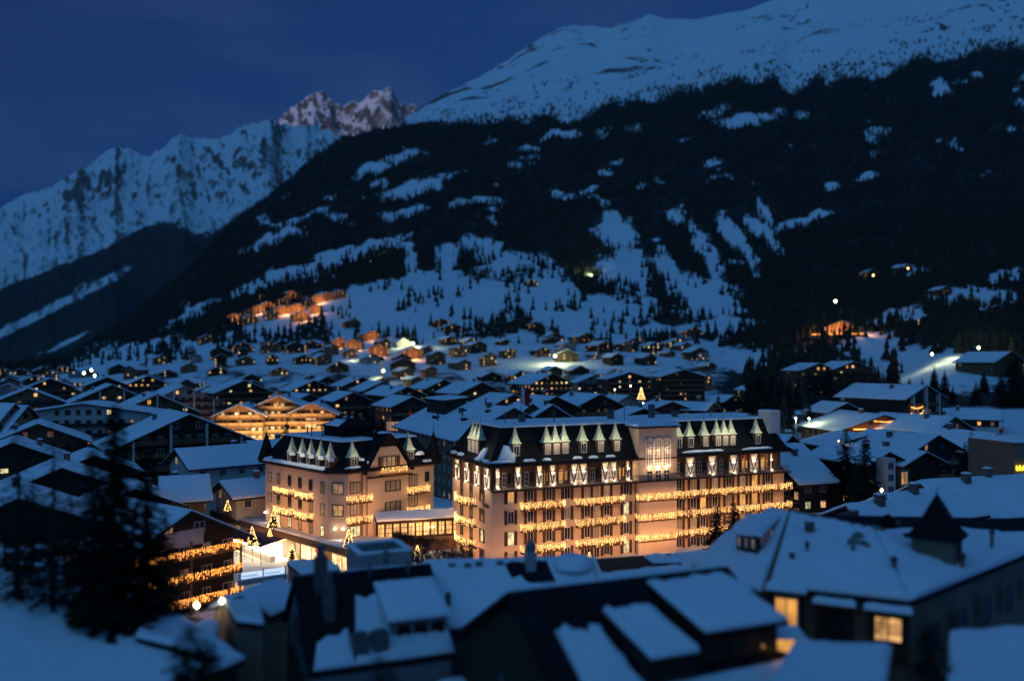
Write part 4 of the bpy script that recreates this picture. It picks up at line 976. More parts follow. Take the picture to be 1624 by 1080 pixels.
# white chimney tower at the right end
ch = MB().box(LN - 2.6, LN - .1, 1.0, 3.6, Z2, Z2 + 6.6).build('chimney_tower', 'white', hot)
MB().slab((LN - 2.6, 3.6, Z2 + 6.6), (LN - .1, 3.6, Z2 + 6.6), (LN - .1, 1.0, Z2 + 6.6), (LN - 2.6, 1.0, Z2 + 6.6), .2, 2, 2).build('chimney_snow', 'snow', ch)
for px_, h_ in ((859, 1.6), (1005, 1.9), (1072, 2.6), (1110, 1.4)): MB().box(tx(px_) - .4, tx(px_) + .4, 6.5, 7.3, ZT, ZT + h_).build('chimney', 'brick', hr)
for px_ in (825, 905, 1020, 1160): MB().tube((tx(px_), 5.5, ZT), (tx(px_), 5.5, ZT + 2.2), .08, .06, 6).build('vent_pipe', 'metal', hr)
MB().tube((T0 - .12, -.12, 0), (T0 - .12, -.12, Z1), .07, .07, 6).build('drainpipe', 'trim', hot)

# ------------------------------------------------------------------ the small hotel with the corner bay
SO = Vector((-26.3, 127.0, 0)); SA_ = R(43.8); cs, ss = math.cos(SA_), math.sin(SA_)
sh = thing('small_hotel', 'smaller pink hotel with dark mansard, cone turrets and gabled bay, left of centre', 'hotel', (SO.x, SO.y, 1.8), SA_)
S0 = 1.8
def ux(px): r = (px - 812) / F; return (r * SO.y - SO.x) / (cs - ss * r)
def uy(px): r = (px - 812) / F; return (SO.x - r * SO.y) / (ss + cs * r)
LX, LY, CUT = ux(688), uy(421), 2.2; ZE = 12.2 - S0; ZM = 16.6 - S0
fp = lambda k, z: [(CUT - k * .41, -k, z), (LX + k, -k, z), (LX + k, LY + k, z), (-k, LY + k, z), (-k, CUT - k * .41, z)]
MB().loft([fp(0, -3), fp(0, ZE)]).build('wall', 'pink', sh)
rb = MB().loft([fp(.75, ZE), fp(.75, ZE + .3), fp(.2, ZE + .7), fp(-.9, ZE + 2.4), fp(-2.2, ZM)])
sr = rb.build('roof', 'slate', sh)
MB().loft([fp(.82, ZE - .12), fp(.82, ZE + .12)]).build('eaves_board', 'trim', sr)
MB().slab((2.3, LY - 2, ZM + .02), (LX - 2, LY - 2, ZM + .02), (LX - 2, 2, ZM + .02), (2.3, 2, ZM + .02), .35, 8, 8, lump=.1).build('roof_snow', 'snow', sr, smooth=True)
MB().slab((.1, LY + .2, ZE + .75), (.1, 2.6, ZE + .75), (-.7, 2.4, ZE + .32), (-.7, LY + .6, ZE + .32), .16, 16, 2, seed=51, lump=.3).slab((-.6, LY - .5, ZE + .8), (-.3, LY - 3, ZE + 1.2), (-.8, LY - 3, ZE + .35), (-.9, LY - .5, ZE + .35), .1, 2, 2).build('eaves_snow', 'snow', sr, smooth=True)
# cupola
cu = MB().box(5.0, 10.5, 5.5, 11.5, ZM, ZM + 1.9).build('cupola', 'slate', sr)
MB().loft([[(4.4, 4.9, ZM + 1.9), (11.1, 4.9, ZM + 1.9), (11.1, 12.1, ZM + 1.9), (4.4, 12.1, ZM + 1.9)], [(6.5, 7, ZM + 3.1), (9, 7, ZM + 3.1), (9, 10, ZM + 3.1), (6.5, 10, ZM + 3.1)]]).build('cupola_roof', 'slate', sr)
MB().slab((4.6, 10.5, ZM + 2.1), (6.4, 10, ZM + 3.0), (6.4, 7, ZM + 3.0), (4.6, 6.5, ZM + 2.1), .2, 2, 2).build('cupola_snow', 'snow', sr, smooth=True)
for x, y, h_ in ((3.2, 9, 1.8), (3.0, 12, 1.8), (14.5, 5, 2.4), (9, 3.2, 1.5), (4, 15, 1.6)): MB().tube((x, y, ZM), (x, y, ZM + h_), .12, .10, 6).build('vent_pipe', 'metal', sr)
# cone turrets on the outer corners
for x, y, h_ in ((LX + .1, .2, 5.2), (.2, LY, 4.9), (7.6 + 1.7, 2.4, 4.8)):
    z0 = ZE + (.3 if x != 7.6 + 1.7 else 2.6)
    MB().cone((x, y, z0), 1.5, h_, 10).tube((x, y, z0 + h_ - .2), (x, y, z0 + h_ + 1.4), .05, .02, 5).build('turret', 'slate', sr)
# gabled bay
bx0, bx1 = 5.4, 13.1; xm = (bx0 + bx1) / 2
gp = lambda y, k=0: [(bx0 - k, y, -3 if not k else ZE - 1), (bx1 + k, y, -3 if not k else ZE - 1), (bx1 + k, y, ZE + .2), (xm + 1.5 + k, y, 15.7 - S0 + k), (xm - 1.5 - k, y, 15.7 - S0 + k), (bx0 - k, y, ZE + .2)]
MB().loft([gp(-.5), gp(4.0)]).build('gabled_bay', 'peach', sh)
gr = MB(); pr = [(bx0 - .7, ZE - .5), (xm - 1.9, 15.95 - S0), (xm, 17.5 - S0), (xm + 1.9, 15.95 - S0), (bx1 + .7, ZE - .5)]
for (xa, za), (xb, zb) in zip(pr[:-1], pr[1:]):
    gr.loft([[(xa, -1.1, za), (xb, -1.1, zb), (xb, -1.1, zb + .3), (xa, -1.1, za + .3)], [(xa, 5, za), (xb, 5, zb), (xb, 5, zb + .3), (xa, 5, za + .3)]])
gro = gr.build('gable_roof', 'slate', sh)
mound(gro, bx0 + .6, -.2, ZE + 1.0, .5, .8, .5); mound(gro, xm, 1, 17.7 - S0, .9, 1.0, .25)
MB().face([(xm - 1.7, -.55, 15.9 - S0), (xm + 1.7, -.55, 15.9 - S0), (xm, -1.0, 17.5 - S0)]).build('hip', 'slate', gro)
# windows: (px, row, width, height, pane)
R3 = (9.8 - S0, 6.5 - S0, 3.2 - S0)
for px_ in (442, 459.7, 476, 493, 511.5):
    for f in range(3):
        pn_ = 'b' if f == 2 and px_ in (442, 459.7, 511.5) else ('d' if rnd.random() < .4 else '.')
        window(sh, -.02, uy(px_), R3[f], 1.05, 1.75, pn_, -math.pi / 2, frame='frame_dark')
for f in range(2): window(sh, -.02, uy(428.5), R3[f], 1.1, 1.5, 'd', -math.pi / 2, frame='frame_dark')
c45 = R(-45)
for f in range(2): window(sh, CUT / 2 - .02, CUT / 2 - .02, R3[f], 1.7, 1.8, 'a' if f else 'd', c45, frame='frame_dark')
for f, (pn_) in enumerate('dda'): window(sh, ux(563), -.02, R3[f], 1.9, 1.8, 'b' if f == 2 else pn_, frame='frame_wide_dark')
window(sh, ux(588), -.02, R3[2], 1.1, 1.6, 'd', frame='frame_dark')
for f in range(2): window(sh, ux(620), -.52, R3[f] - .3, 3.0, 1.7, 'd', frame='frame_wide_dark')
window(sh, ux(614), -.52, 13.2 - S0, 2.6, 2.0, 'd', frame='frame_wide_dark')
for x in (ux(614) - 1.75, ux(614) + 1.75): obj('shutter', win_mesh('shutter'), sh, (x, -.53, 13.2 - S0), 0, (.6, 1, 2.0))
for f in range(3): window(sh, ux(655), -.02, R3[f] + .1, 1.8, 1.9, 'd' if f < 2 else 'a', frame='frame_wide_dark')
window(sh, ux(677), -.02, R3[0] + .4, .9, 1.6, '.', frame='frame_dark')
for z in (7.66 - S0, 4.5 - S0):
    balcony(sh, ux(549), ux(584), z, 1.1); balcony(sh, ux(643.5), ux(675), z + .25, 1.1)
    for a, c in ((467, 443), (498, 477)):
        ya, yb = uy(c), uy(a)
        if ya > yb: ya, yb = yb, ya
        bb = MB().box(-1.1, -.02, ya, yb, z - .2, z - .03).box(-1.1, -1.05, ya, yb, z + .88, z + .95)
        for k in range(int((yb - ya) / .3)): bb.box(-1.1, -1.06, ya + k * .3, ya + k * .3 + .04, z - .03, z + .88)
        bo = bb.build('balcony', 'trim', sh)
        bulbs(bo, curtain((-1.18, ya, z + 1.05), (-1.18, yb, z + 1.05), 1.2) + curtain((-1.1, ya - .05, z + 1.05), (-.1, ya - .05, z + 1.05), 1.2))
        light('AREA', (-1.7, (ya + yb) / 2, z + .5), 36, (1, .50, .17), yb - ya, (R(90), 0, R(-90)), 1.0, sh)
bo = balcony(sh, ux(600), ux(637), 11.5 - S0, .9, -.5, .95)
MB().box(bx0 - .2, bx1 + .2, -1.5, -.5, 11.1 - S0, 11.28 - S0).build('balcony_ledge', 'trim', sh)
for px_ in (449, 467.5, 483.5, 501, 518.5):
    y = uy(px_) * .86
    dormer(sr, -.15, y, ZE + .75, -math.pi / 2, 1.35, 1.5, 2.5, '.', 1, 16); mound(sr, -.35, y - 1.4, ZE + 1.9, .45, .55, .6)
dormer(sr, ux(559) + .3, .0, ZE + .75, 0, 1.6, 1.5, 2.6, '.', 1, 18); dormer(sr, ux(651), .0, ZE + 1.0, 0, 1.7, 1.6, 2.8, '.', 1, 20)
mound(sr, ux(559) + 1.8, .2, ZE + 1.6, .5, .5, .4); mound(sr, ux(665), -.1, ZE + 1.7, .9, .5, .5); mound(sr, 3.2, .1, ZE + .6, 1.6, .5, .3); mound(sr, ux(678), -.2, ZE + .5, 1.4, .5, .35)
MB().slab((bx0 - 2.2, 1.5, ZE + 3.2), (bx0 - .8, 1.5, ZE + 3.2), (bx0 - .9, .3, ZE + 1.6), (bx0 - 2.6, .3, ZE + 1.6), .25, 3, 3).build('snow_patch', 'snow', sr, smooth=True)
MB().tube((4.6, -.1, 0), (4.6, -.1, ZE), .08, .08, 6).build('drainpipe', 'trim', sh)
# uplighters on the corner bay and the outer corners
for x, y in ((.55, 1.1), (1.4, .25), (-.35, LY - .6), (LX - .6, -.35)):
    MB().box(x - .15, x + .15, y - .15, y + .15, 1.9, 2.15).build('wall_lamp', 'lampw', sh)
    light('SPOT', (x - .25, y - .25, 2.0), 60, (1, .80, .52), .05, (0, 0, 0), parent=sh, cone=R(80)); light('POINT', (x - .35, y - .35, 2.3), 7, (1, .80, .52), .05, parent=sh)
light('AREA', (-5.5, 12, .9), 620, WARM, 16, (R(122), 0, R(-90)), .4, sh)
light('AREA', (4, -6.5, .9), 420, WARM, 8, (R(122), 0, 0), .4, sh); light('AREA', (14.5, -5.5, 1.4), 380, WARM, 8, (R(122), 0, 0), .4, sh)

# ------------------------------------------------------------------ glazed passage between the two hotels
pa, pb = Vector((-20.6, 130.2, .9)), Vector((-8.2, 134.2, .9)); dv = pb - pa; an = math.atan2(dv.y, dv.x); L_ = dv.length
ps = thing('glazed_passage', 'low glazed passage with glowing windows and snowy roof linking the two hotels', 'passage', pa, an)
MB().box(0, L_, .12, 3.2, -2.4, 3.6).build('wall', 'trim', ps)
MB().box(0, L_, -.05, .1, -2.4, .75).build('plinth', 'wood', ps)
pr_ = MB().loft([[(-.3, -.5, 3.6), (-.3, 3.6, 3.6), (-.3, 1.6, 4.7)], [(L_ + .3, -.5, 3.6), (L_ + .3, 3.6, 3.6), (L_ + .3, 1.6, 4.7)]]).build('roof', 'trim', ps)
MB().slab((-.2, 1.6, 4.72), (L_ + .2, 1.6, 4.72), (L_ + .2, -.5, 3.66), (-.2, -.5, 3.66), .3, 12, 3).build('roof_snow', 'snow', pr_, smooth=True)
n = 11
for k in range(n): window(ps, L_ * (k + .5) / n, .11, 2.1, L_ / n * .86, 2.3, 'c', frame='frame_grid_dark')
light('AREA', (L_ / 2, -1.2, 1.6), 60, (1, .5, .2), L_, (R(70), 0, 0), 1.0, ps)

# ------------------------------------------------------------------ terrace building with shops, in front of the small hotel
ta = P(352, 822, 150); ta.z = 1.9; tb_ = P(566, 872, 121); tb_.z = 1.9; dv = tb_ - ta; an = math.atan2(dv.y, dv.x); L_ = dv.length
tr = thing('terrace_shops', 'low ochre shop building under a brown roof edge, lit display windows below the small hotel', 'shop building', (ta.x, ta.y, -2), an)
MB().box(0, L_, 0, 9, -1, 3.7).build('wall', 'ochre', tr)
MB().loft([[(-.5, -1.5, 3.5), (-.5, -.6, 3.95), (-.5, 9, 4.0), (-.5, 9, 3.5)], [(L_ + .4, -1.5, 3.5), (L_ + .4, -.6, 3.95), (L_ + .4, 9, 4.0), (L_ + .4, 9, 3.5)]]).build('roof_edge', 'wood', tr)
MB().slab((-.4, 8.9, 4.0), (L_ + .3, 8.9, 4.0), (L_ + .3, -.3, 4.0), (-.4, -.3, 4.0), .18, 20, 5).build('roof_snow', 'dirty', tr, smooth=True)
def wx(px):
    r = (px - 812) / F; return (r * ta.y - ta.x) / (math.cos(an) - math.sin(an) * r)
for a, c, z0, z1, pn_ in ((478, 503, .6, 2.9, 's'), (527, 551, .2, 2.9, 's'), (555, 562, .2, 2.9, 'b'), (395, 404, 1.2, 2.8, 's'), (470, 476, .2, 2.8, 'a')):
    xa, xb = wx(a), wx(c); n = max(1, int((xb - xa) / 1.2))
    for k in range(n): window(tr, xa + (xb - xa) * (k + .5) / n, -.02, (z0 + z1) / 2, (xb - xa) / n * .95, z1 - z0, pn_, frame='frame')
for px_ in (506, 512): MB().tube((wx(px_), -.25, 1.6), (wx(px_), -.1, 1.6), .42, .42, 12).build('round_sign', 'board', tr)
MB().box(wx(502), wx(505), -.3, -.1, 2.3, 2.8).build('small_sign', 'signr', tr)
light('AREA', (wx(505), -2.0, 3.2), 240, (1, .55, .18), wx(560) - wx(470), (R(35), 0, 0), .8, tr)
light('AREA', (wx(430), -1.6, 2.9), 140, (1, .55, .2), 14, (R(40), 0, 0), .8, tr)
# awning over the open air bar
xa, xb = wx(410), wx(463)
aw = thing('bar_awning', 'navy canopy over a brilliantly lit open air bar, left in front of the shop building', 'awning', (ta.x, ta.y, -2), an)
MB().loft([[(xa, -5.4, 2.7), (xb, -5.4, 2.7), (xb, -5.4, 2.8), (xa, -5.4, 2.8)], [(xa, -.9, 3.45), (xb, -.9, 3.45), (xb, -.9, 3.55), (xa, -.9, 3.55)]]).build('canopy', 'canvas', aw)
for x in np.linspace(xa + .1, xb - .1, 5): MB().tube((x, -5.3, -.5), (x, -5.3, 2.7), .06, .06, 6).build('post', 'metal', aw)
MB().box(xa, xb, -5.45, -5.4, 2.35, 2.72).build('valance', 'lampw', aw)  # valance given its own glow in place of the bar's lamplight on it
garland(aw, (xa, -5.5, 2.5), (xb, -5.5, 2.5), 70, 'bulb', .09); garland(aw, (xb + .05, -5.4, 2.6), (xb + .05, -1, 3.3), 30, 'bulb', .09); garland(aw, (xa, -5.5, 1.2), (xb, -5.5, .8), 60, 'bulb', .08)
ct = MB(); ct.box(xa + .5, xb - .5, -3.4, -2.6, -.4, .9).build('bar_counter', 'plast', aw)
MB().box(xa + .3, xb - .3, -1.6, -1.5, .2, 2.6).build('back_panel', 'lampw', aw)  # panel is no lamp: its glow stands in for lamplight inside the bar
for k in range(5): light('POINT', (xa + (xb - xa) * (k + .5) / 5, -4.6, 1.9), 60, (1, .70, .36), .15, parent=aw)
for x in (xb - 1.6,):
    f_ = bpy.data.curves.new('lettering', 'FONT'); f_.body = 'BAR'; f_.size = .7; f_.extrude = .02
    # (the canopy print in the photograph is too small to read, so it is only a light mark)
MB().box(xb - 2.6, xb - 1.2, -4.9, -4.3, 2.92, 2.95).build('canopy_print', 'wcloth', aw)
# backlit boards along the courtyard
ba, bb_ = P(381, 917, 102), P(452, 905, 105); dv = bb_ - ba; an2 = math.atan2(dv.y, dv.x); L_ = dv.length
bd = thing('backlit_fence', 'pair of glowing blue white advertising boards along the courtyard edge', 'sign', (ba.x, ba.y, -3.0), an2)
zt_ = ba.z + 3.0
for k in (0, 1):
    x0 = k * L_ / 2 + .08; MB().box(x0, x0 + L_ / 2 - .16, -.1, 0, zt_ - .15, zt_ + .65).build('board', 'board', bd)
    for j in range(9): MB().box(x0 + .2 + j * .27, x0 + .33 + j * .27, -.12, -.1, zt_ + .1, zt_ + .3).build('lettering_mark', 'metal', bd) if j < 7 else None
for k in range(3): MB().box(k * L_ / 2 - .07, k * L_ / 2 + .07, -.12, .1, 0, zt_ + .8).build('post', 'metal', bd)
rl_ = MB().box(-.2, L_ + .2, -.3, .3, zt_ - .8, zt_ - .2).build('ledge', 'conc', bd); MB().slab((-.2, .3, zt_ - .2), (L_ + .2, .3, zt_ - .2), (L_ + .2, -.3, zt_ - .2), (-.2, -.3, zt_ - .2), .12, 6, 1).build('ledge_snow', 'snow', bd)
light('AREA', (L_ / 2, -1, zt_ + .2), 30, (.55, .75, 1), L_, (R(-60), 0, 0), .5, bd)

# ------------------------------------------------------------------ lit Christmas trees and shrubs
def xmas(px, py, D, h, label):
    A = P(px, py, D); t = thing('lit_fir', label, 'lit fir tree', (A.x, A.y, A.z))
    b = MB()
    for k in range(5): b.cone((0, 0, .2 + k * h * .17), h * .30 * (1 - k * .17), h * .30, 9, 0, k)
    b.build('crown', 'needle', t); MB().tube((0, 0, -.6), (0, 0, .4), .1, .08, 6).build('trunk', 'bark', t)
    pts = []
    for k in range(int(60 * h)):
        z = rnd.random() ** 1.3; a = rnd.random() * 6.283; r = h * .31 * (1 - z) + .05
        pts.append((math.cos(a) * r, math.sin(a) * r, .2 + z * h))
    bulbs(t, pts, 'light_string', 'bulb', .05 * max(1, D / 170)); light('POINT', (0, -h * .5, h * .3), 12 * h, (1, .6, .25), .3, parent=t)
for a in [(434, 838, 133, 3.0, 'lit fir tree at the left corner of the small hotel'), (553, 868, 122, 2.4, 'lit fir tree below the corner bay of the small hotel'), (463, 892, 113, 2.3, 'lit fir tree right of the bar awning'),
          (400, 866, 122, 2.6, 'lit fir tree left of the bar awning'), (662, 884, 118, 1.5, 'small lit fir tree in the snowy garden'), (935, 898, 116, 1.7, 'lit fir tree at the foot of the large hotel'),
          (361, 811, 143, 1.7, 'little lit fir tree on the balcony side of the cream house'), (1017, 634, 300, 4.2, 'tall lit fir tree on a bright snowy square behind the hotel'), (428, 852, 124, 1.0, 'tiny lit fir tree on top of the navy canopy')]: xmas(*a)
def shrub(px, py, D, h, label):
    A = P(px, py, D); b = MB()
    for k in range(16):
        a = rnd.random() * 6.283; r = rnd.uniform(.2, .55) * h; b.tube((0, 0, -.5), (math.cos(a) * r, math.sin(a) * r, h * rnd.uniform(.6, 1.1)), .045, .015, 3)
        q = Vector((math.cos(a) * r, math.sin(a) * r, h * rnd.uniform(.5, 1.0)))
        for j in range(3): b.tube(q * .7, q * .7 + Vector((rnd.uniform(-.3, .3), rnd.uniform(-.3, .3), rnd.uniform(.15, .5))) * h, .02, .01, 3)
    o = b.build('bare_shrub', 'shrub'); o.location = (A.x, A.y, A.z - .1); o['label'] = label; o['category'] = 'shrub'; o['group'] = 'bare shrubs in the hotel garden'
for k in range(26):
    px_ = 625 + 3.2 * k + rnd.uniform(-2, 2); shrub(px_, 855 + k * .45 + rnd.uniform(-1, 3), 126, rnd.uniform(.8, 1.5), f'bare shrub in the hedge row under the glazed passage, {ORD[k]} from the left')
for k in range(22):
    shrub(648 + 4.7 * k, 884 + rnd.uniform(-4, 9), 118 - rnd.random() * 4, rnd.uniform(.8, 1.8), f'bare shrub sticking out of the snowy garden before the large hotel, {ORD[k]} from the left')
# flag
fl = thing('flagpole', 'flagpole with a white and red flag hanging beside the village roofs', 'flag', tuple(P(826, 655, 172)))
MB().tube((0, 0, -9), (0, 0, 5.6), .07, .05, 6).build('pole', 'metal', fl)
fm = MB()
for k in range(5):
    x0, x1 = .1 + k * .34, .1 + (k + 1) * .34
    fm.face([(x0, .12 * math.sin(k * 2), 1.9 - k * .15), (x1, .12 * math.sin(k * 2 + 2), 1.75 - k * .15), (x1, .12 * math.sin(k * 2 + 2), 5.1 - k * .3), (x0, .12 * math.sin(k * 2), 5.4 - k * .3)], 0 if k < 2 else 1)
fm.build('flag', ['wcloth', 'red'], fl)

# ------------------------------------------------------------------ air
hm = bpy.data.materials.new('air'); hm.use_nodes = True; nt = hm.node_tree; nt.nodes.remove(nt.nodes['Principled BSDF'])
pv_ = nt.nodes.new('ShaderNodeVolumePrincipled'); pv_.inputs['Density'].default_value = 2.0e-5; pv_.inputs['Color'].default_value = (.80, .87, .95, 1); pv_.inputs['Anisotropy'].default_value = .2
nt.links.new(pv_.outputs[0], nt.nodes['Material Output'].inputs['Volume'])
hb = MB().box(-19000, 19000, -15800, 12500, -2500, 4300).build('haze', hm, kind='stuff')

# ------------------------------------------------------------------ near roofs
# A: grey gabled house with the bare slate strip (lower middle)
ha = chalet(465, 913, 55, -68, 11, 8.6, pitch=37, oh=.3, wall='grey', low=None, lod=2, label='tall grey gabled house with half bare slate roof, bottom centre left', cat='house', name='grey_house',
            chim=0, bal=False, snow=False, rim='sheet', p=0, wins=False, side=False, gz_=-4)
HAZ = P(465, 913, 55).z + 4; tp = math.tan(R(37))
def onA(x, y, dz=0): return (x, y, HAZ - abs(x) * tp + dz)
rfA = [c_ for c_ in ha.children if c_.name.startswith('roof')][0]
sb = MB(); sb.slab(onA(1.5, 3.4), onA(.7, 8.7), onA(5.7, 8.8), onA(5.7, 2.6), .25, 16, 10, rag=.14, seed=5, lump=.3)
sb.slab(onA(4.0, .6), onA(3.4, 2.5), onA(5.7, 2.6), onA(5.7, .1), .2, 8, 6, rag=.2, seed=8)
sb.slab(onA(-.2, 0), onA(-.2, 8.8), onA(-5.6, 8.8), onA(-5.6, 0), .3, 10, 5, seed=9)
sb.build('roof_snow', 'snow', rfA, smooth=True)
for zc, xs in ((HAZ - 3.4, (-.6, 1.3)), (HAZ - 6.0, (-2.6, 0, 2.4)), (HAZ - 8.8, (-3.6, -1, 1.6, 4.0)), (HAZ - 11.6, (-3.6, -1, 1.6, 4.0))):
    for x in xs: window(ha, x, -.01, zc, .8, 1.2, '.', frame='frame_dark')
for x, y, w_, h_ in ((.9, 1.3, .8, 2.5), (2.7, 1.5, .7, 2.4)):
    c_ = MB().box(x - w_ / 2, x + w_ / 2, y - w_ / 2, y + w_ / 2, HAZ - x * tp - 1, HAZ - x * tp + h_ - .5).build('chimney', 'brick', rfA)
    MB().tube((x, y, HAZ - x * tp + h_ - .5), (x, y, HAZ - x * tp + h_ + .2), w_ * .32, w_ * .36, 10).build('chimney_pot', 'metal', c_)
dm = MB().loft([[(1.4, 5.0, HAZ - 1.8), (4.6, 5.0, HAZ - 3.9), (4.6, 5.0, HAZ - 2.2), (1.4, 5.0, HAZ - 1.2)], [(1.4, 8.6, HAZ - 1.8), (4.6, 8.6, HAZ - 3.9), (4.6, 8.6, HAZ - 2.2), (1.4, 8.6, HAZ - 1.2)]]).build('dormer', 'grey', rfA)
MB().slab((.9, 4.7, HAZ - .78), (.9, 8.8, HAZ - .78), (5.1, 8.8, HAZ - 2.15), (5.1, 4.7, HAZ - 2.15), .26, 8, 5, seed=3).build('dormer_snow', 'snow', dm, smooth=True)
for y in (5.8, 6.9, 8.0): window(dm, 4.63, y, HAZ - 2.9, .8, .7, '.', math.pi / 2, frame='frame_dark')
for y in (3.0, 4.2):
    u = MB().box(4.4, 5.4, y - .5, y + .5, HAZ - 3.9, HAZ - 2.7).tube((4.9, y, HAZ - 2.7), (4.9, y, HAZ - 2.58), .4, .4, 12).build('air_unit', 'metal', rfA)
for y in (4.6, 7.2): MB().tube(onA(.5, y, -.3), onA(.5, y, .8), .1, .1, 8).build('vent_pipe', 'metal', rfA)
for k in range(14):
    MB().box(.3, 5.7, .55 + k * .58, .59 + k * .58, 0, .05).build('roof_seam', 'sheet', rfA).matrix_basis = Matrix.Translation((0, 0, HAZ)) @ Matrix.Rotation(R(37), 4, 'Y')
wing = MB().box(5.6, 8.6, 1.0, 9.5, -3, HAZ - 6.0).build('lower_wing', 'grey', ha); MB().slab((5.5, .9, HAZ - 5.8), (5.5, 9.6, HAZ - 5.8), (8.9, 9.6, HAZ - 6.3), (8.9, .9, HAZ - 6.3), .2, 14, 4, rag=.3).build('wing_snow', 'snow', wing, smooth=True)
# B: square walled roof tank behind the slate strip
A = P(601, 893, 66); tk = thing('roof_shaft', 'square pale shaft box with snow rim and dark open top, just below the small hotel', 'roof shaft', (A.x, A.y, 8), R(24))
w_ = 2.0; zt = P(601, 868, 66).z - 8
b = MB()
for x0, x1, y0, y1 in ((-w_, w_, -w_, -w_ + .3), (-w_, w_, w_ - .3, w_), (-w_, -w_ + .3, -w_ + .3, w_ - .3), (w_ - .3, w_, -w_ + .3, w_ - .3)): b.box(x0, x1, y0, y1, -9, zt)
b.build('wall', 'conc', tk); MB().box(-w_ + .3, w_ - .3, -w_ + .3, w_ - .3, -9, zt - .7).build('shaft_cover', 'sheet', tk)
b = MB()
for x0, x1, y0, y1 in ((-w_ - .1, w_ + .1, -w_ - .1, -w_ + .35), (-w_ - .1, w_ + .1, w_ - .35, w_ + .1), (-w_ - .1, -w_ + .35, -w_ + .35, w_ - .35), (w_ - .35, w_ + .1, -w_ + .35, w_ - .35)):
    b.slab((x0, y1, zt), (x1, y1, zt), (x1, y0, zt), (x0, y0, zt), .16, 4, 4)
b.build('rim_snow', 'snow', tk, smooth=True)
A = P(612, 905, 60); vp_ = thing('vent_stack', 'slim dark vent stack standing before the square shaft box', 'vent stack', (A.x, A.y, A.z - 1))
MB().tube((0, 0, 0), (0, 0, 2.2), .22, .22, 10).build('pipe', 'metal', vp_); MB().cone((0, 0, 2.2), .42, .35, 10).build('cowl', 'metal', vp_)

# C: long snow roof with the dark capped chimney, centre
A = P(677, 893, 60.5); hc_ = thing('long_roof_house', 'long snow covered roof with a tall dark capped chimney below the large hotel', 'house', (A.x, A.y, -3), R(7))
ZC = A.z + 3
L_ = 11.6; MB().loft([[(0, -5, -2), (0, 4, -2), (0, 4, ZC - 2.0), (0, 0, ZC - .3), (0, -5, ZC - 2.8)], [(L_, -5, -2), (L_, 4, -2), (L_, 4, ZC - 2.0), (L_, 0, ZC - .3), (L_, -5, ZC - 2.8)]]).build('wall', 'grey', hc_)
rc_ = MB().loft([[(-.4, 0, ZC - .25), (-.4, 0, ZC), (-.4, -5.8, ZC - 3.0), (-.4, -5.8, ZC - 3.25)], [(L_ + .4, 0, ZC - .25), (L_ + .4, 0, ZC), (L_ + .4, -5.8, ZC - 3.0), (L_ + .4, -5.8, ZC - 3.25)]]).build('roof', 'sheet', hc_)
MB().slab((-.3, 0, ZC), (L_ + .3, 0, ZC), (L_ + .3, -5.7, ZC - 2.95), (-.3, -5.7, ZC - 2.95), .3, 18, 8, seed=4, lump=.2).slab((-.3, 4.4, ZC - 2.1), (L_ + .3, 4.4, ZC - 2.1), (L_ + .3, .1, ZC), (-.3, .1, ZC), .3, 8, 3).build('roof_snow', 'snow', rc_, smooth=True)
c_ = MB().box(6.9, 7.6, -1.6, -.9, ZC - 2, ZC + 1.0).build('chimney', 'conc', rc_); MB().tube((7.25, -1.25, ZC + 1.0), (7.25, -1.25, ZC + 1.35), .42, .42, 12).tube((7.25, -1.25, ZC + 1.35), (7.25, -1.25, ZC + 1.7), .42, .18, 12).build('chimney_cap', 'metal', c_)
MB().slab((5.3, -.2, ZC + .36), (8.4, -.1, ZC + .36), (8.9, -2.6, ZC - 1.0), (5.9, -2.4, ZC - .95), .04, 5, 4, rag=.5).build('bare_patch', 'sheet', rc_)
for x in (1.5, 2.6, 3.4, 4.9): MB().box(x, x + .5, -.9, -.75, ZC - .45, ZC + .12 + .1 * (x > 3)).build('snow_guard', 'metal', rc_)
mound(rc_, 10.3, -1.0, ZC - .4, 1.5, 1.3, .9); MB().tube((1.3, -4.2, ZC - 3), (1.3, -4.2, ZC - 1.0), .2, .2, 8).build('vent_pipe', 'pipe', rc_)

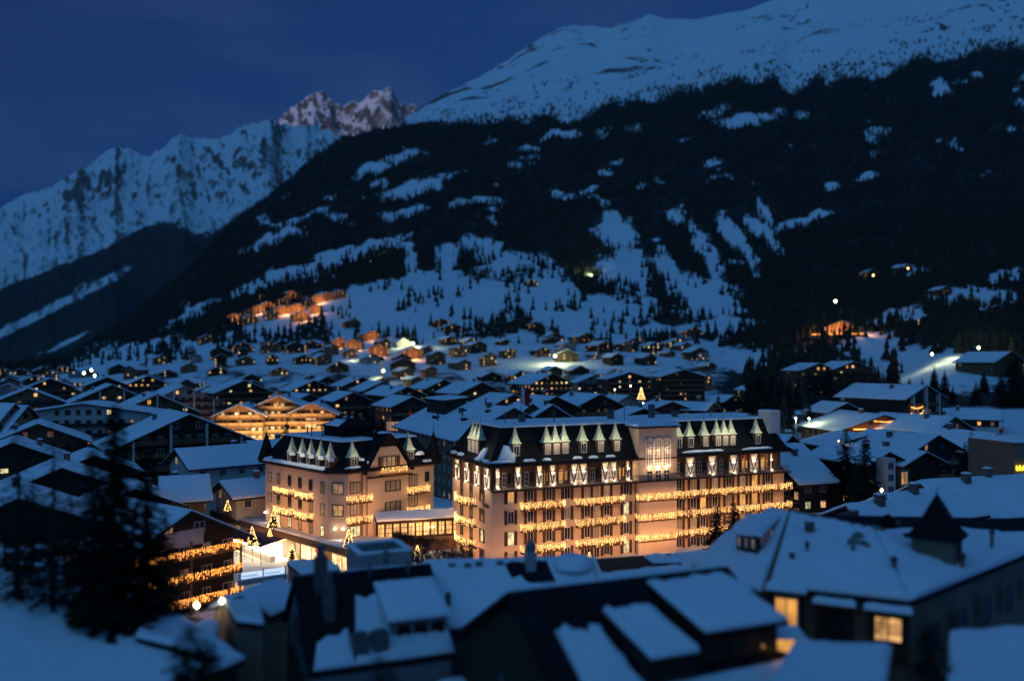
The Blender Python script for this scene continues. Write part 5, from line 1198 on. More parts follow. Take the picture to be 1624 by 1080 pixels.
# D: big dark roof with shed dormers, bottom middle
DD_ = 45; hd = chalet(804, 938, DD_, -67, 17, 13.2, pitch=29, oh=.5, wall='dark', low=None, lod=2, label='big dark gabled house whose bare roof carries two snow capped shed dormers, bottom centre', cat='house', name='dormer_house',
                      chim=0, bal=False, snow=False, rim='sheet', p=0, side=False, wins=False, gz_=0)
HD = P(804, 938, DD_).z; tpd = math.tan(R(29)); rfD = [c_ for c_ in hd.children if c_.name.startswith('roof')][0]
def onD(x, y, dz=0): return (x, y, HD - abs(x) * tpd + dz)
hdi = hd.matrix_basis.copy(); hth = R(-67)
def locD(px, py, Y):
    A = P(px, py, Y); v = A - Vector(hd.location); c_, s_ = math.cos(-hth), math.sin(-hth); return Vector((v.x * c_ - v.y * s_, v.x * s_ + v.y * c_, v.z))
for (q, sd) in (((7.6, 12.9, .6, 5.9), 1), ((4.0, 6.9, 2.0, 6.6), 2)):
    y0, y1, x0, x1 = q; zt = HD - x0 * tpd + .15; ze = zt - (x1 - x0) * math.tan(R(13))
    dmr = MB().loft([[(x0, y0 + .25, zt - .4), (x1 - .3, y0 + .25, HD - x1 * tpd - .3), (x1 - .3, y0 + .25, ze - .05), (x0, y0 + .25, zt - .05)], [(x0, y1 - .25, zt - .4), (x1 - .3, y1 - .25, HD - x1 * tpd - .3), (x1 - .3, y1 - .25, ze - .05), (x0, y1 - .25, zt - .05)]]).build('shed_dormer', 'dark', rfD)
    MB().loft([[(x0, y0, zt - .1), (x1 + .3, y0, ze - .2), (x1 + .3, y0, ze), (x0, y0, zt)], [(x0, y1, zt - .1), (x1 + .3, y1, ze - .2), (x1 + .3, y1, ze), (x0, y1, zt)]]).build('dormer_roof', 'sheet', dmr)
    MB().slab((x0, y0 + .08, zt), (x0, y1 - .08, zt), (x1 + .25, y1 - .08, ze), (x1 + .25, y0 + .08, ze), .3, 12, 8, rag=.10, seed=sd, lump=.28).build('dormer_snow', 'snow', dmr, smooth=True)
    n = 3
    for k in range(n): window(dmr, x1 - .28, y0 + (y1 - y0) * (k + .5) / n, (ze + HD - x1 * tpd) / 2 - .1, 1.1, .9, '.', math.pi / 2, frame='frame_dark')
MB().slab(onD(2.3, 1.0), onD(2.5, 3.3), onD(9.0, 4.4), onD(9.0, 1.0), .35, 12, 12, rag=.12, seed=6).slab(onD(6.4, 4.4), onD(6.2, 13.3), onD(9.0, 13.3), onD(9.0, 4.4), .35, 14, 4, seed=6).slab(onD(-.1, 0), onD(-.1, 13.2), onD(-9, 13.2), onD(-9, 0), .35, 10, 6, seed=7).build('roof_snow', 'snow', rfD, smooth=True)
for k in range(26):
    MB().box(.3, 9.0, .2 + k * .5, .235 + k * .5, 0, .045).build('roof_seam', 'sheet', rfD).matrix_basis = Matrix.Translation((0, 0, HD)) @ Matrix.Rotation(R(29), 4, 'Y')
for zc, xs in ((HD - 5, (-2, 1.5)), (HD - 8.5, (-5, -1.5, 2, 5))):
    for x in xs: window(hd, x, -.01, zc, 1.2, 1.3, '.', frame='frame_dark')
MB().box(8.5, 12, -2.6, 3.4, -3, HD - 5.6).build('lean_to', 'ochre', hd)
lt = MB().slab((8.3, 3.4, HD - 5.3), (8.3, 16, HD - 5.3), (12.5, 16, HD - 6.6), (12.5, 3.4, HD - 6.6), .35, 10, 5).build('lean_to_snow', 'snow', hd, smooth=True)
light('AREA', (7.5, -2.2, HD - 7), 60, (1, .48, .12), 2, (R(75), 0, R(-60)), 2, hd)

# E: low roofs between the hotel garden and the dormer house
def low_roof(label, pts, zb, snowth=.35, wall='grey', name='low_roof_house', rag=0.0, bare=False, n=10, seed=0):
    A, B, C_, D_ = [P(*p) for p in pts]; o = (A + B + C_ + D_) / 4
    t = thing(name, label, 'house', (o.x, o.y, zb)); q = [p - Vector((o.x, o.y, zb)) for p in (A, B, C_, D_)]
    MB().loft([[(p.x * .96, p.y * .96, -4) for p in q], [(p.x * .96, p.y * .96, p.z - .3) for p in q]]).build('wall', wall, t)
    r = MB().loft([[p - Vector((0, 0, .3)) for p in q], [p for p in q]]).build('roof', 'sheet', t)
    if not bare: MB().slab(q[0], q[1], q[2], q[3], snowth, n, n, rag=rag, seed=seed, lump=.32).build('roof_snow', 'snow', r, smooth=True)
    return t, r, q
t, r, q = low_roof('low half bare roof just below the foot of the large hotel', [(915, 888, 82), (1075, 876, 86), (1090, 905, 74), (935, 921, 70)], 0, bare=True)
MB().slab(q[3].lerp(q[0], .3), q[2].lerp(q[1], .3), q[2], q[3], .25, 10, 4, rag=.6, seed=2).slab(q[0], q[0].lerp(q[1], .18), q[3].lerp(q[2], .14), q[3], .3, 4, 6, seed=3).slab(q[0].lerp(q[1], .62), q[1], q[1].lerp(q[2], .6), q[0].lerp(q[1], .7).lerp(q[3].lerp(q[2], .7), .5), .3, 6, 4, rag=.5).build('roof_snow', 'snow', r, smooth=True)
low_roof('small snow covered roof between the dormer house and the two dark spruces', [(1075, 880, 88), (1180, 872, 92), (1200, 890, 78), (1085, 905, 72)], 0)
low_roof('blue snowy roof corner beside the backlit courtyard boards', [(455, 893, 88), (520, 892, 84), (540, 903, 74), (478, 911, 74)], -2, wall='ochre')

# F: the wide flat roofed house with the turret, right
hf_ = thing('turret_house', 'wide low snow covered roof with spired turret, pipes and lit windows, lower right', 'house', tuple(P(1444, 953, 50).xy) + (0,))
oF = Vector((P(1444, 953, 50).x, P(1444, 953, 50).y, 0)); G = lambda px, py, Y, dz=0: P(px, py, Y) - oF + Vector((0, 0, dz))
C0, Lf, Rt = G(1444, 953, 50), G(1221, 929, 53.4), G(1760, 825, 78)
R1, R2, R3_ = G(1254, 815, 68), G(1387, 843, 62), G(1640, 832, 84)
dn_ = lambda p, z=-3: Vector((p.x, p.y, z))
ins = lambda p: Vector((p.x * .985 - .1 + .1, p.y + .25, p.z - .25))
MB().loft([[dn_(ins(p)) for p in (C0, Rt, R3_, R1, Lf)], [ins(p) for p in (C0, Rt, R3_, R1, Lf)]]).build('wall', 'ochre', hf_)
rff = MB().loft([[p - Vector((0, 0, .35)) for p in (C0, Rt, R3_, R1, Lf)], [p for p in (C0, Rt, R3_, R1, Lf)]]).build('roof', 'sheet', hf_)
MB().slab(R1, R2, C0, Lf, .35, 16, 14, seed=21, lump=.3).slab(R2, R3_, Rt, C0, .35, 16, 12, seed=22, lump=.3).build('roof_snow', 'snow', rff, smooth=True)
b = MB(); b.tube(R1 + Vector((0, 0, .3)), R2 + Vector((0, 0, .3)), .08, .08, 5); b.build('ridge_rail', 'metal', rff)
fd = (Lf - C0).normalized(); fa = math.atan2(-fd.y, -fd.x); FL = (Lf - C0).length
fn = Vector((fd.y, -fd.x, 0)); fn = fn if fn.y < 0 else -fn
def frontF(px, py):      # point of the front wall seen at a photo position
    r = (px - 812) / F; o_ = oF.xy; k = (r * (o_.y) - o_.x) / (fd.x - r * fd.y); return C0 + fd * k
for a, c, y0, y1, pn_ in ((1229, 1268, 944, 1010, 'o'), (1304, 1345, 965, 1025, '.'), (1386, 1434, 976, 1018, 'a')):
    pa_, pb_ = frontF(a, 0), frontF(c, 0); m_ = (pa_ + pb_) / 2; Yw = m_.y + oF.y
    z0 = HC + (HOR - y1) / F * Yw; z1 = HC + (HOR - y0) / F * Yw; w_ = (pa_ - pb_).length
    sd_ = MB().box(-w_ / 2 - .3, w_ / 2 + .3, -.12, .5, z0 - 1.2, z1 + .45).build('window_bay', 'trim', hf_); sd_.location = (m_.x, m_.y + .1, 0); sd_.rotation_euler = (0, 0, fa)
    o2 = obj('window', win_mesh('frame_grid_dark' if pn_ != 'o' else 'frame'), hf_, (m_.x + fn.x * .14, m_.y + .1 + fn.y * .14, (z0 + z1) / 2), fa, (w_, 1, z1 - z0)); obj('pane', win_mesh(pn_), o2)
    if pn_ != '.': light('AREA', (m_.x + fn.x * .8, m_.y + fn.y * .8, (z0 + z1) / 2), 14, (1, .5, .14), w_, (R(-90), 0, fa), z1 - z0, hf_)
    hd_ = MB().slab((-w_ / 2 - .5, .3, z1 + .55), (w_ / 2 + .5, .3, z1 + .55), (w_ / 2 + .5, -.75, z1 + .35), (-w_ / 2 - .5, -.75, z1 + .35), .2, 4, 2).build('hood_snow', 'snow', sd_, smooth=True)
    MB().box(-w_ / 2 - .5, w_ / 2 + .5, -.7, .2, z1 + .2, z1 + .36).build('hood', 'trim', sd_)
rd = (Rt - C0).normalized(); ra = math.atan2(rd.y, rd.x)
for k in range(6):
    p = C0 + rd * (2.5 + k * 4.2); window(hf_, p.x + .25, p.y - .2, C0.z - 2.6, 1.3, 1.8, '.', ra, frame='frame_dark')
# turret
A = G(1486, 880, 59); tt = MB().box(-1.45, 1.45, -1.45, 1.45, -1.5, 2.5).build('turret', 'ochre', hf_); tt.location = A + Vector((0, 0, -.9)); tt.scale = (.92, .92, .92); tt.rotation_euler = (0, 0, R(52))
b = MB(); b.loft([[(-s1 * 1, -s1, z), (s1, -s1, z), (s1, s1, z), (-s1, s1, z)] for s1, z in ((1.85, 2.4), (1.75, 2.55), (1.05, 3.5), (.5, 4.7), (.04, 5.6))]); b.tube((0, 0, 5.4), (0, 0, 6.0), .05, .03, 6); b.build('spire', 'slate', tt)
window(tt, 0, -1.46, 1.2, .8, 1.5, '.', frame='frame_dark'); window(tt, 1.46, 0, 1.2, .8, 1.5, '.', math.pi / 2, frame='frame_dark')
MB().slab((-1.6, 1.5, -1.2), (1.6, 1.5, -1.2), (1.9, -1.9, -1.6), (-1.9, -1.9, -1.6), .1, 3, 3)
# roof furniture
def stub(px, py0, py1, D, r, m='pipe', cap=True, name='vent_pipe', sq=False):
    a = G(px, py1, D); h_ = (py1 - py0) / F * D
    b = MB()
    if sq: b.box(a.x - r, a.x + r, a.y - r, a.y + r, a.z - .5, a.z + h_)
    else: b.tube(a - Vector((0, 0, .5)), a + Vector((0, 0, h_)), r, r, 9)
    if cap: b.tube(a + Vector((0, 0, h_ * .72)), a + Vector((0, 0, h_ * .95)), r * 1.7, r * 1.5, 9)
    o_ = b.build(name, m, rff)
    if sq: MB().slab((a.x - r, a.y + r, a.z + h_), (a.x + r, a.y + r, a.z + h_), (a.x + r, a.y - r, a.z + h_), (a.x - r, a.y - r, a.z + h_), .12, 1, 1).build('chimney_snow', 'snow', o_)
stub(1284, 826, 862, 62.5, .28, 'brick', False, 'chimney', True); stub(1280, 858, 888, 58.5, .10); stub(1256, 876, 903, 57, .12); stub(1301, 826, 846, 65, .2, 'brick', False, 'chimney', True)
stub(1418, 882, 914, 54.5, .14); stub(1526, 876, 905, 57, .14); stub(1353, 808, 830, 70, .35, 'brick', False, 'chimney', True); stub(1573, 838, 868, 63, .12); stub(1400, 836, 856, 62, .1); stub(1424, 824, 842, 66, .15); stub(1436, 845, 856, 62, .12); stub(1443, 845, 856, 62, .12); stub(1353, 865, 880, 58, .1)
for px_, py_, D_ in ((1261, 861, 62), (1307, 867, 60.5)):
    a = G(px_, py_, D_); o_ = MB().box(-.55, .55, -.8, .8, -.1, .38).build('skylight', 'dframe', rff); o_.location = a; o_.rotation_euler = (R(10), 0, R(25)); MB().box(-.48, .48, -.7, .7, .38, .40).build('pane', 'glass', o_)
for px_, py_, D_, r_2 in ((1361, 862, 60, .45), (1368, 878, 58.5, .55), (1390, 852, 62, .5), (1352, 870, 59, .35)):
    a = G(px_, py_, D_, .4); b = MB(); n = 12; nrm = Vector((-.5, -.8, .35)).normalized(); u = nrm.cross(Vector((0, 0, 1))).normalized(); v = nrm.cross(u)
    ring = lambda r, k: [a + (u * math.cos(t_) + v * math.sin(t_)) * r + nrm * k for t_ in [6.2832 * j / n for j in range(n)]]
    b.loft([ring(r_2, .12), ring(r_2 * .7, .03), ring(.05, 0)]); b.tube(a - nrm * .05, a - Vector((0, 0, .9)), .04, .04, 5); b.tube(a, a + nrm * .5, .02, .02, 4); b.build('satellite_dish', 'metal', rff)
a = G(1407, 836, 66); MB().loft([[a + Vector(p) for p in ((-.9, -.3, -.4), (.9, -.3, -.4), (.9, .6, -.4), (-.9, .6, -.4))], [a + Vector(p) for p in ((-.5, -.1, .7), (.2, -.1, 1.0), (.3, .4, 1.0), (-.5, .4, .7))]]).build('roof_hatch', 'sheet', rff)
# G: hipped roof and long dormer to its left
hg = thing('hipped_house', 'snowy hipped roof with a long glazed shed dormer, right of the two small spruces', 'house', tuple(P(1215, 930, 62).xy) + (0,))
oG = Vector((P(1215, 930, 62).x, P(1215, 930, 62).y, 0)); g_ = lambda px, py, Y: P(px, py, Y) - oG
p1, p2, p3, p4, p5 = g_(1190, 818, 76), g_(1252, 813, 69.5), g_(1220, 927, 55), g_(1190, 956, 53.5), g_(1098, 895, 70)
MB().loft([[Vector((p.x * .97, p.y, -3)) for p in (p1, p2, p3, p4, p5)][::-1], [Vector((p.x * .97, p.y, p.z - .3)) for p in (p1, p2, p3, p4, p5)][::-1]]).build('wall', 'grey', hg)
rg = MB().loft([[p - Vector((0, 0, .35)) for p in (p1, p2, p3, p4, p5)][::-1], [p for p in (p1, p2, p3, p4, p5)][::-1]]).build('roof', 'wood', hg)
MB().slab(p1, p2, p4.lerp(p3, .6), p5.lerp(p4, .55), .3, 10, 14, seed=31, lump=.3).slab(p1, p1.lerp(p2, .2), p4, p5, .3, 8, 12, seed=32, lump=.3).build('roof_snow', 'snow', rg, smooth=True)
a, b_, c_, d_ = g_(1222, 808, 73), g_(1246, 812, 70.5), g_(1201, 851, 62), g_(1168, 846, 66)
dg = MB().loft([[a - Vector((0, 0, 1.4)), b_ - Vector((0, 0, 1.4)), c_ - Vector((0, 0, 1.3)), d_ - Vector((0, 0, 1.3))], [a, b_, c_, d_]]).build('shed_dormer', 'dark', rg)
MB().slab(a, b_, c_ + Vector((.2, -.3, 0)), d_ + Vector((-.3, -.3, 0)), .3, 6, 8).build('dormer_snow', 'snow', dg, smooth=True)
dv = (c_ - d_); an3 = math.atan2(dv.y, dv.x)
for k in range(3):
    p = d_.lerp(c_, (k + .5) / 3); window(dg, p.x - .02, p.y - .06, p.z - .55, .5, .7, 'd', an3, frame='frame')
dv = (b_ - c_); an4 = math.atan2(dv.y, dv.x)
for k in range(3): p = c_.lerp(b_, .12 + k * .14); window(dg, p.x + .05, p.y - .02, p.z - .5, .8, .6, 'd', an4, frame='frame')
# H: lowest roofs at the lower right
low_roof('broad snow sheet at the lower right edge under the turret house', [(1506, 1006, 44), (1720, 990, 48), (1760, 1120, 36), (1500, 1120, 34)], 4, wall='grey', seed=41)
t, r, q = low_roof('snowy flat roof under the two lit windows of the turret house', [(1262, 1020, 44), (1415, 1030, 42), (1400, 1120, 34), (1200, 1120, 34)], 4, wall='grey', seed=42)
gl = thing('lit_canopy', 'glowing amber gabled canopy at the lower right beneath the tall lit window', 'canopy', tuple(P(1232, 1030, 45)))
MB().loft([[(-1.45, 0, .5), (1.45, 0, .5), (0, 0, -1.1)], [(-1.45, 1.5, .5), (1.45, 1.5, .5), (0, 1.5, -1.1)]]).build('glazing', 'wo', gl)
MB().slab((-1.6, 1.6, .75), (1.6, 1.6, .75), (1.6, -.1, .55), (-1.6, -.1, .55), .12, 4, 3).build('canopy_snow', 'snow', gl); light('POINT', (0, -1, -.2), 25, (1, .5, .14), .3, parent=gl)
# I: lower left
t, r, q = low_roof('near violet blue snow roof filling the bottom left corner', [(-120, 835, 66), (150, 902, 60), (389, 1045, 48), (-120, 1250, 34)], 5, wall='dark', seed=45, n=20)
for fx, fy, w_, h_ in ((.62, .12, .45, 1.1), (.80, .25, .5, 1.6), (.52, .35, .35, .8), (.70, .45, .3, 1.3)):
    p_ = q[0].lerp(q[1], fx).lerp(q[3].lerp(q[2], fx), fy); MB().box(p_.x - w_, p_.x + w_, p_.y - w_, p_.y + w_, p_.z - .5, p_.z + h_).build('chimney', 'brick', r)
    MB().slab((p_.x - w_, p_.y + w_, p_.z + h_), (p_.x + w_, p_.y + w_, p_.z + h_), (p_.x + w_, p_.y - w_, p_.z + h_), (p_.x - w_, p_.y - w_, p_.z + h_), .18, 2, 2).build('chimney_snow', 'snow', r)
low_roof('small blue roof with an orange lit wall at the lower left of the grey house', [(352, 950, 62), (412, 955, 60), (418, 990, 50), (375, 985, 50)], -3, wall='ochre', seed=46)
low_roof('dark roof patch beneath the chalet with amber balconies', [(240, 965, 62), (350, 985, 58), (340, 1040, 46), (215, 1010, 48)], -3, wall='dark', seed=47, rag=.5)
oh_ = thing('orange_wall_house', 'small house whose orange lit wall glows left of the grey gabled house', 'house', tuple(P(388, 1030, 60).xy) + (-3,), R(-20))
hz = P(395, 972, 60).z + 3
MB().loft([[(-2.6, 0, -2), (2.2, 0, -2), (2.2, 0, hz), (0, 0, hz + 1.0), (-2.6, 0, hz)], [(-2.6, 4, -2), (2.2, 4, -2), (2.2, 4, hz), (0, 4, hz + 1.0), (-2.6, 4, hz)]]).build('wall', 'cream', oh_)
rr_ = MB().loft([[(-3, -.5, hz - .1), (0, -.5, hz + 1.15), (2.6, -.5, hz - .1), (0, -.5, hz + 1.35)], [(-3, 4.5, hz - .1), (0, 4.5, hz + 1.15), (2.6, 4.5, hz - .1), (0, 4.5, hz + 1.35)]]).build('roof', 'sheet', oh_)
MB().slab((0, -.4, hz + 1.35), (0, 4.4, hz + 1.35), (2.5, 4.4, hz + .1), (2.5, -.4, hz + .1), .25, 5, 3).slab((0, -.4, hz + 1.35), (0, 4.4, hz + 1.35), (-2.9, 4.4, hz + .1), (-2.9, -.4, hz + .1), .25, 5, 3).build('roof_snow', 'snow', rr_, smooth=True)
window(oh_, -.8, -.02, hz - 1.6, .8, 1.1, '.', frame='frame_dark')
light('AREA', (0, -3.5, hz - 5), 160, (1, .46, .12), 3, (R(115), 0, 0), 2, oh_)
for px_, py_, D_, lab in ((312, 962, 58, 'white globe street lamp, left of the two by the lower left lane'), (352, 955, 60, 'white globe street lamp, right of the two by the lower left lane')):
    A = P(px_, py_, D_); sl_ = thing('street_lamp', lab, 'street lamp', (A.x, A.y, A.z - 4)); MB().tube((0, 0, -1), (0, 0, 4), .06, .05, 6).build('pole', 'metal', sl_); MB().oct((0, 0, 4.1), .2).build('globe', 'lampw', sl_)
    light('POINT', (0, -.4, 4.0), 35, (1, .8, .55), .15, parent=sl_)

# ------------------------------------------------------------------ trees one can tell apart
def spruce_mesh(seed, h=1.0, tiers=24, r0=.22):
    """trunk height 1: drooping boughs in whorls, each bough a bent flat fan with side sprigs"""
    rr = random.Random(seed); b = MB()
    for k in range(tiers):
        t = (k + rr.random() * .6) / tiers; z = .08 + .90 * t; R_ = r0 * (1 - t) ** .8 * rr.uniform(.8, 1.15) + .012; nb = 12 if t < .7 else 7; a0 = rr.random() * 6.3
        for j in range(nb):
            if rr.random() < .08: continue
            a = a0 + 6.283 * j / nb + rr.uniform(-.25, .25); L_ = R_ * rr.uniform(.7, 1.15); c, s = math.cos(a), math.sin(a); wv = L_ * .24
            p0 = Vector((0, 0, z + .015)); p1 = Vector((c * L_ * .55, s * L_ * .55, z - L_ * .10)); p2 = Vector((c * L_, s * L_, z - L_ * rr.uniform(.30, .50))); n_ = Vector((-s, c, 0)) * wv
            b.face([p0, p1 - n_ * 1.0 + Vector((0, 0, -L_ * .12)), p1]); b.face([p0, p1, p1 + n_ + Vector((0, 0, -L_ * .12))])
            b.face([p1 - n_ + Vector((0, 0, -L_ * .12)), p2 - n_ * .3, p2, p1]); b.face([p1, p2, p2 + n_ * .3, p1 + n_ + Vector((0, 0, -L_ * .12))])
            b.face([p1, p2 - n_ * .5 - Vector((0, 0, L_ * .28)), p2])
    b.face([(-.01, 0, .93), (.01, 0, .93), (0, 0, 1.02)]); b.face([(0, -.01, .93), (0, .01, .93), (0, 0, 1.02)])
    return b.mesh('crown', ['needle'])
def twig_mesh(seed, m='frost'):
    rr = random.Random(seed); b = MB()
    for k in range(46):
        t = .15 + .8 * k / 46; a = rr.random() * 6.283; L_ = .20 * (1 - t) ** .7 * rr.uniform(.5, 1.1) + .02; c, s = math.cos(a), math.sin(a)
        e_ = Vector((c * L_, s * L_, t + L_ * rr.uniform(-.1, .45))); b.tube((0, 0, t), e_, .0035, .0012, 3)
        for j in range(4):
            q = Vector((0, 0, t)).lerp(e_, rr.uniform(.3, .95)); b.tube(q, q + Vector((rr.uniform(-.05, .05), rr.uniform(-.05, .05), rr.uniform(-.01, .05))), .002, .0008, 3)
    return b.mesh('crown', [m])
SPR = [spruce_mesh(k) for k in range(4)]; THN = [spruce_mesh(10 + k, tiers=24, r0=.13) for k in range(2)]; TWG = [twig_mesh(k) for k in range(3)]
TRK = MB().tube((0, 0, -.12), (0, 0, .95), .016, .003, 7).mesh('trunk', ['bark'])
def tree(px, py, D, h, label, kind='s', group=None, base=None):
    """crown tip at a photo position"""
    A = P(px, py, D); g0 = gz(A.x, A.y) if base is None else base
    if h is None: h = A.z - g0
    else: g0 = A.z - h
    t = thing('spruce_tree' if kind != 'b' else 'bare_tree', label, 'tree', (A.x, A.y, g0), rnd.random() * 6, group)
    me = rnd.choice({'s': SPR, 't': THN, 'b': TWG}[kind]); obj('trunk', TRK, t, scale=(h, h, h)); o = obj('crown', me, t, scale=(h * rnd.uniform(.85, 1.15),) * 2 + (h,))
    return t
for a in [(1356, 722, 142, 14, 'small spruce squeezed between the two tall spruces'),
          
          (553, 640, 250, 12, 'left spruce of the dark clump between timber hotel and hall'), (566, 634, 255, 13.5, 'second spruce of the dark clump between timber hotel and hall'), (580, 630, 258, 14, 'tallest spruce of the dark clump between timber hotel and hall'), (590, 641, 250, 12, 'right spruce of the dark clump between timber hotel and hall'),
          (540, 655, 240, 9, 'low spruce at the left foot of the dark clump'), (695, 622, 300, 9, 'single small spruce above the hall roof'), (606, 655, 235, 7, 'small spruce by the hall roof corner'), (1202, 572, 330, 22, 'pointed spruce on the slope above the stair tower', 's'),
          (935, 622, 290, 8, 'little spruce on the snow behind the large hotel'), (1098, 622, 290, 11, 'lone spruce right of the lit square'), (862, 645, 225, 5, 'tiny spruce between the white fronted chalets'), (1160, 655, 190, 9, 'dark spruce directly behind the hotel roof'), (1530, 700, 160, 8, 'low bush like tree before the right chalets')]: tree(*a)
for k in range(76):
    px = rnd.uniform(1100, 1295); D = rnd.uniform(255, 480); X = (px - 812) / F * D; h = rnd.uniform(9, 17); g0 = gz(X, D)
    t = thing('spruce_tree', f'dark conifer in the stand on the slope behind the chimney tower, {ORD[k % 38]} {"inner" if k < 38 else "outer"} tree', 'tree', (X, D, g0), rnd.random() * 6, 'conifer stand behind the chimney tower')
    kk = rnd.random(); obj('trunk', TRK, t, scale=(h, h, h)); obj('crown', rnd.choice(THN if kk < .5 else (SPR if kk < .8 else TWG)), t, scale=(h, h, h))
for k in range(34):
    px = rnd.uniform(1225, 1345); D = rnd.uniform(225, 300); X = (px - 812) / F * D; h = rnd.uniform(5, 10)
    t = thing('bare_tree', f'frosted bare tree on the lit boulder slope right of the hotel, {ORD[k]} of the thicket', 'tree', (X, D, gz(X, D)), rnd.random() * 6, 'bare trees on the boulder slope')
    obj('trunk', TRK, t, scale=(h, h, h)); obj('crown', rnd.choice(TWG), t, scale=(h * 1.8, h * 1.8, h))
n_ = 0
for k_ in range(900):
    px = rnd.uniform(1180, 1640); D = rnd.uniform(325, 540); X = (px - 812) / F * D; h = rnd.uniform(8, 17); py_ = HOR - (gz(X, D) - HC) / D * F
    if cover(np.array([px]), np.array([py_]), np.array([X]), np.array([D]))[0] > .45 or n_ > 95: continue
    if any((X - a) ** 2 + (D - b_) ** 2 < (c_ * .95) ** 2 for a, b_, c_ in TAKEN): continue
    k = n_; n_ += 1
    t = thing('spruce_tree', f'conifer on the dark right hillside below the lit restaurant, {ORD[k % 38]} of the {["left", "middle", "right"][k // 38]} batch', 'tree', (X, D, gz(X, D)), rnd.random() * 6, 'conifers on the right hillside')
    obj('trunk', TRK, t, scale=(h, h, h)); obj('crown', rnd.choice(SPR), t, scale=(h, h, h))
for k in range(38):
    px = rnd.uniform(20, 1080); D = rnd.uniform(230, 520); X = (px - 812) / F * D; h = rnd.uniform(6, 11)
    if any((X - a) ** 2 + (D - b_) ** 2 < (c_ * .9) ** 2 for a, b_, c_ in TAKEN): continue
    t = thing('spruce_tree', f'small dark spruce between the village roofs, {ORD[k]} scattered one', 'tree', (X, D, gz(X, D)), 0, 'spruces scattered between village roofs')
    obj('trunk', TRK, t, scale=(h, h, h)); obj('crown', rnd.choice(SPR), t, scale=(h, h, h))
# boulders on the lit slope
for k in range(46):
    px = rnd.uniform(1235, 1345) if k < 34 else rnd.uniform(1480, 1600); D = rnd.uniform(225, 300); X = (px - 812) / F * D; s = rnd.uniform(.8, 2.6); b = MB()
    n = 7; b.loft([[(math.cos(6.283 * j / n) * q * s * rnd.uniform(.75, 1.2), math.sin(6.283 * j / n) * q * s * rnd.uniform(.75, 1.2), z * s) for j in range(n)] for q, z in ((1, -.4), (1.1, .2), (.8, .65), (.3, .85))])
    t = b.build('boulder', 'rock'); t.location = (X, D, gz(X, D)); t['label'] = f'snow capped boulder on the slope behind the chimney tower, {ORD[k % 38]} {"one" if k < 38 else "one by the right edge"}'; t['category'] = 'boulder'; t['group'] = 'boulders on the slope'
    mound(t, 0, 0, .6 * s, s * .75, s * .7, .35 * s)

# ------------------------------------------------------------------ street lamps of the village
def slamp(px, py, D, power, label, m='lampg', col=(.90, 1, .50), h=6, bulb_r=.3, off=(0, 0)):
    A = P(px, py, D); t = thing('street_lamp', label, 'street lamp', (A.x, A.y, A.z - h), 0, 'street lamps of the village')
    MB().tube((0, 0, -2), (0, 0, h), .09, .06, 6).build('pole', 'metal', t); MB().oct((0, 0, h + .1), bulb_r).build('lamp_head', m, t)
    light('POINT', (off[0], -.6 + off[1], h - .2 + (5 if D > 400 else 0)), power, col, .4 if D < 400 else 1.0, parent=t)
for a in [(1552, 552, 480, 46000, 'very bright lamp flooding the snow bank, right'), (1478, 562, 470, 6000, 'lamp on the slope left of the bright snow bank'), (1262, 664, 225, 2600, 'greenish lamp lighting the boulders behind the white chimney tower'), (1283, 664, 245, 1300, 'greenish lamp in the frosted thicket right of the chimney tower'),
          (1020, 640, 292, 3500, 'lamp beside the tall lit fir tree'), (608, 588, 640, 12000, 'lamp at the chapel foot'), (880, 565, 760, 26000, 'lamp lighting the central road bend'), (655, 545, 900, 36000, 'lamp in the gap right of the chapel meadow'), (560, 574, 800, 2500, 'small lamp above the timber hotel'),
          (935, 440, 1500, 160000, 'pale lamp high on the central meadow'), (1095, 455, 1450, 30000, 'left one of two pale lamps at the wood edge'), (1135, 456, 1450, 150000, 'right one of two pale lamps at the wood edge'), (600, 408, 1700, 26000, 'dim lamp on the upper ledge above the meadow'), (845, 452, 1500, 22000, 'dim lamp at the hut on the central meadow'),
          (1325, 478, 900, 3500, 'faint lamp above the lit restaurant'), (133, 592, 560, 700, 'first of the white lamps at the far left'), (145, 587, 600, 700, 'second of the white lamps at the far left'), (150, 596, 560, 700, 'third of the white lamps at the far left'), (165, 604, 500, 500, 'fourth of the white lamps at the far left'), (178, 607, 480, 500, 'fifth of the white lamps at the far left'),
          (1330, 700, 170, 60, 'lamp low beside the white stair tower of the small gables', 'lampo', (1, .6, .3)), (975, 618, 300, 500, 'lamp at the corner left of the lit square', 'lampw', (1, .8, .5)), (1000, 612, 380, 500, 'lamp above the lit square', 'lampw', (1, .8, .5)), (640, 588, 700, 1500, 'amber lamp at the foot of the hamlet road', 'lampo', (1, .5, .18)),
          (1385, 437, 1000, 1200, 'red lamp high in the right wood', 'lampo', (1, .25, .1)), (1440, 426, 1000, 1500, 'pinkish lamp high in the right wood', 'lampo', (1, .5, .4))]:
    px, py, D = a[:3]; hh = 6
    slamp(px, py, D, *a[3:], bulb_r=max(.15, D * (.0009 if D < 400 else .0014))) if len(a) == 5 else slamp(px, py, D, a[3], a[4], a[5], a[6], bulb_r=max(.15, D * .0008))
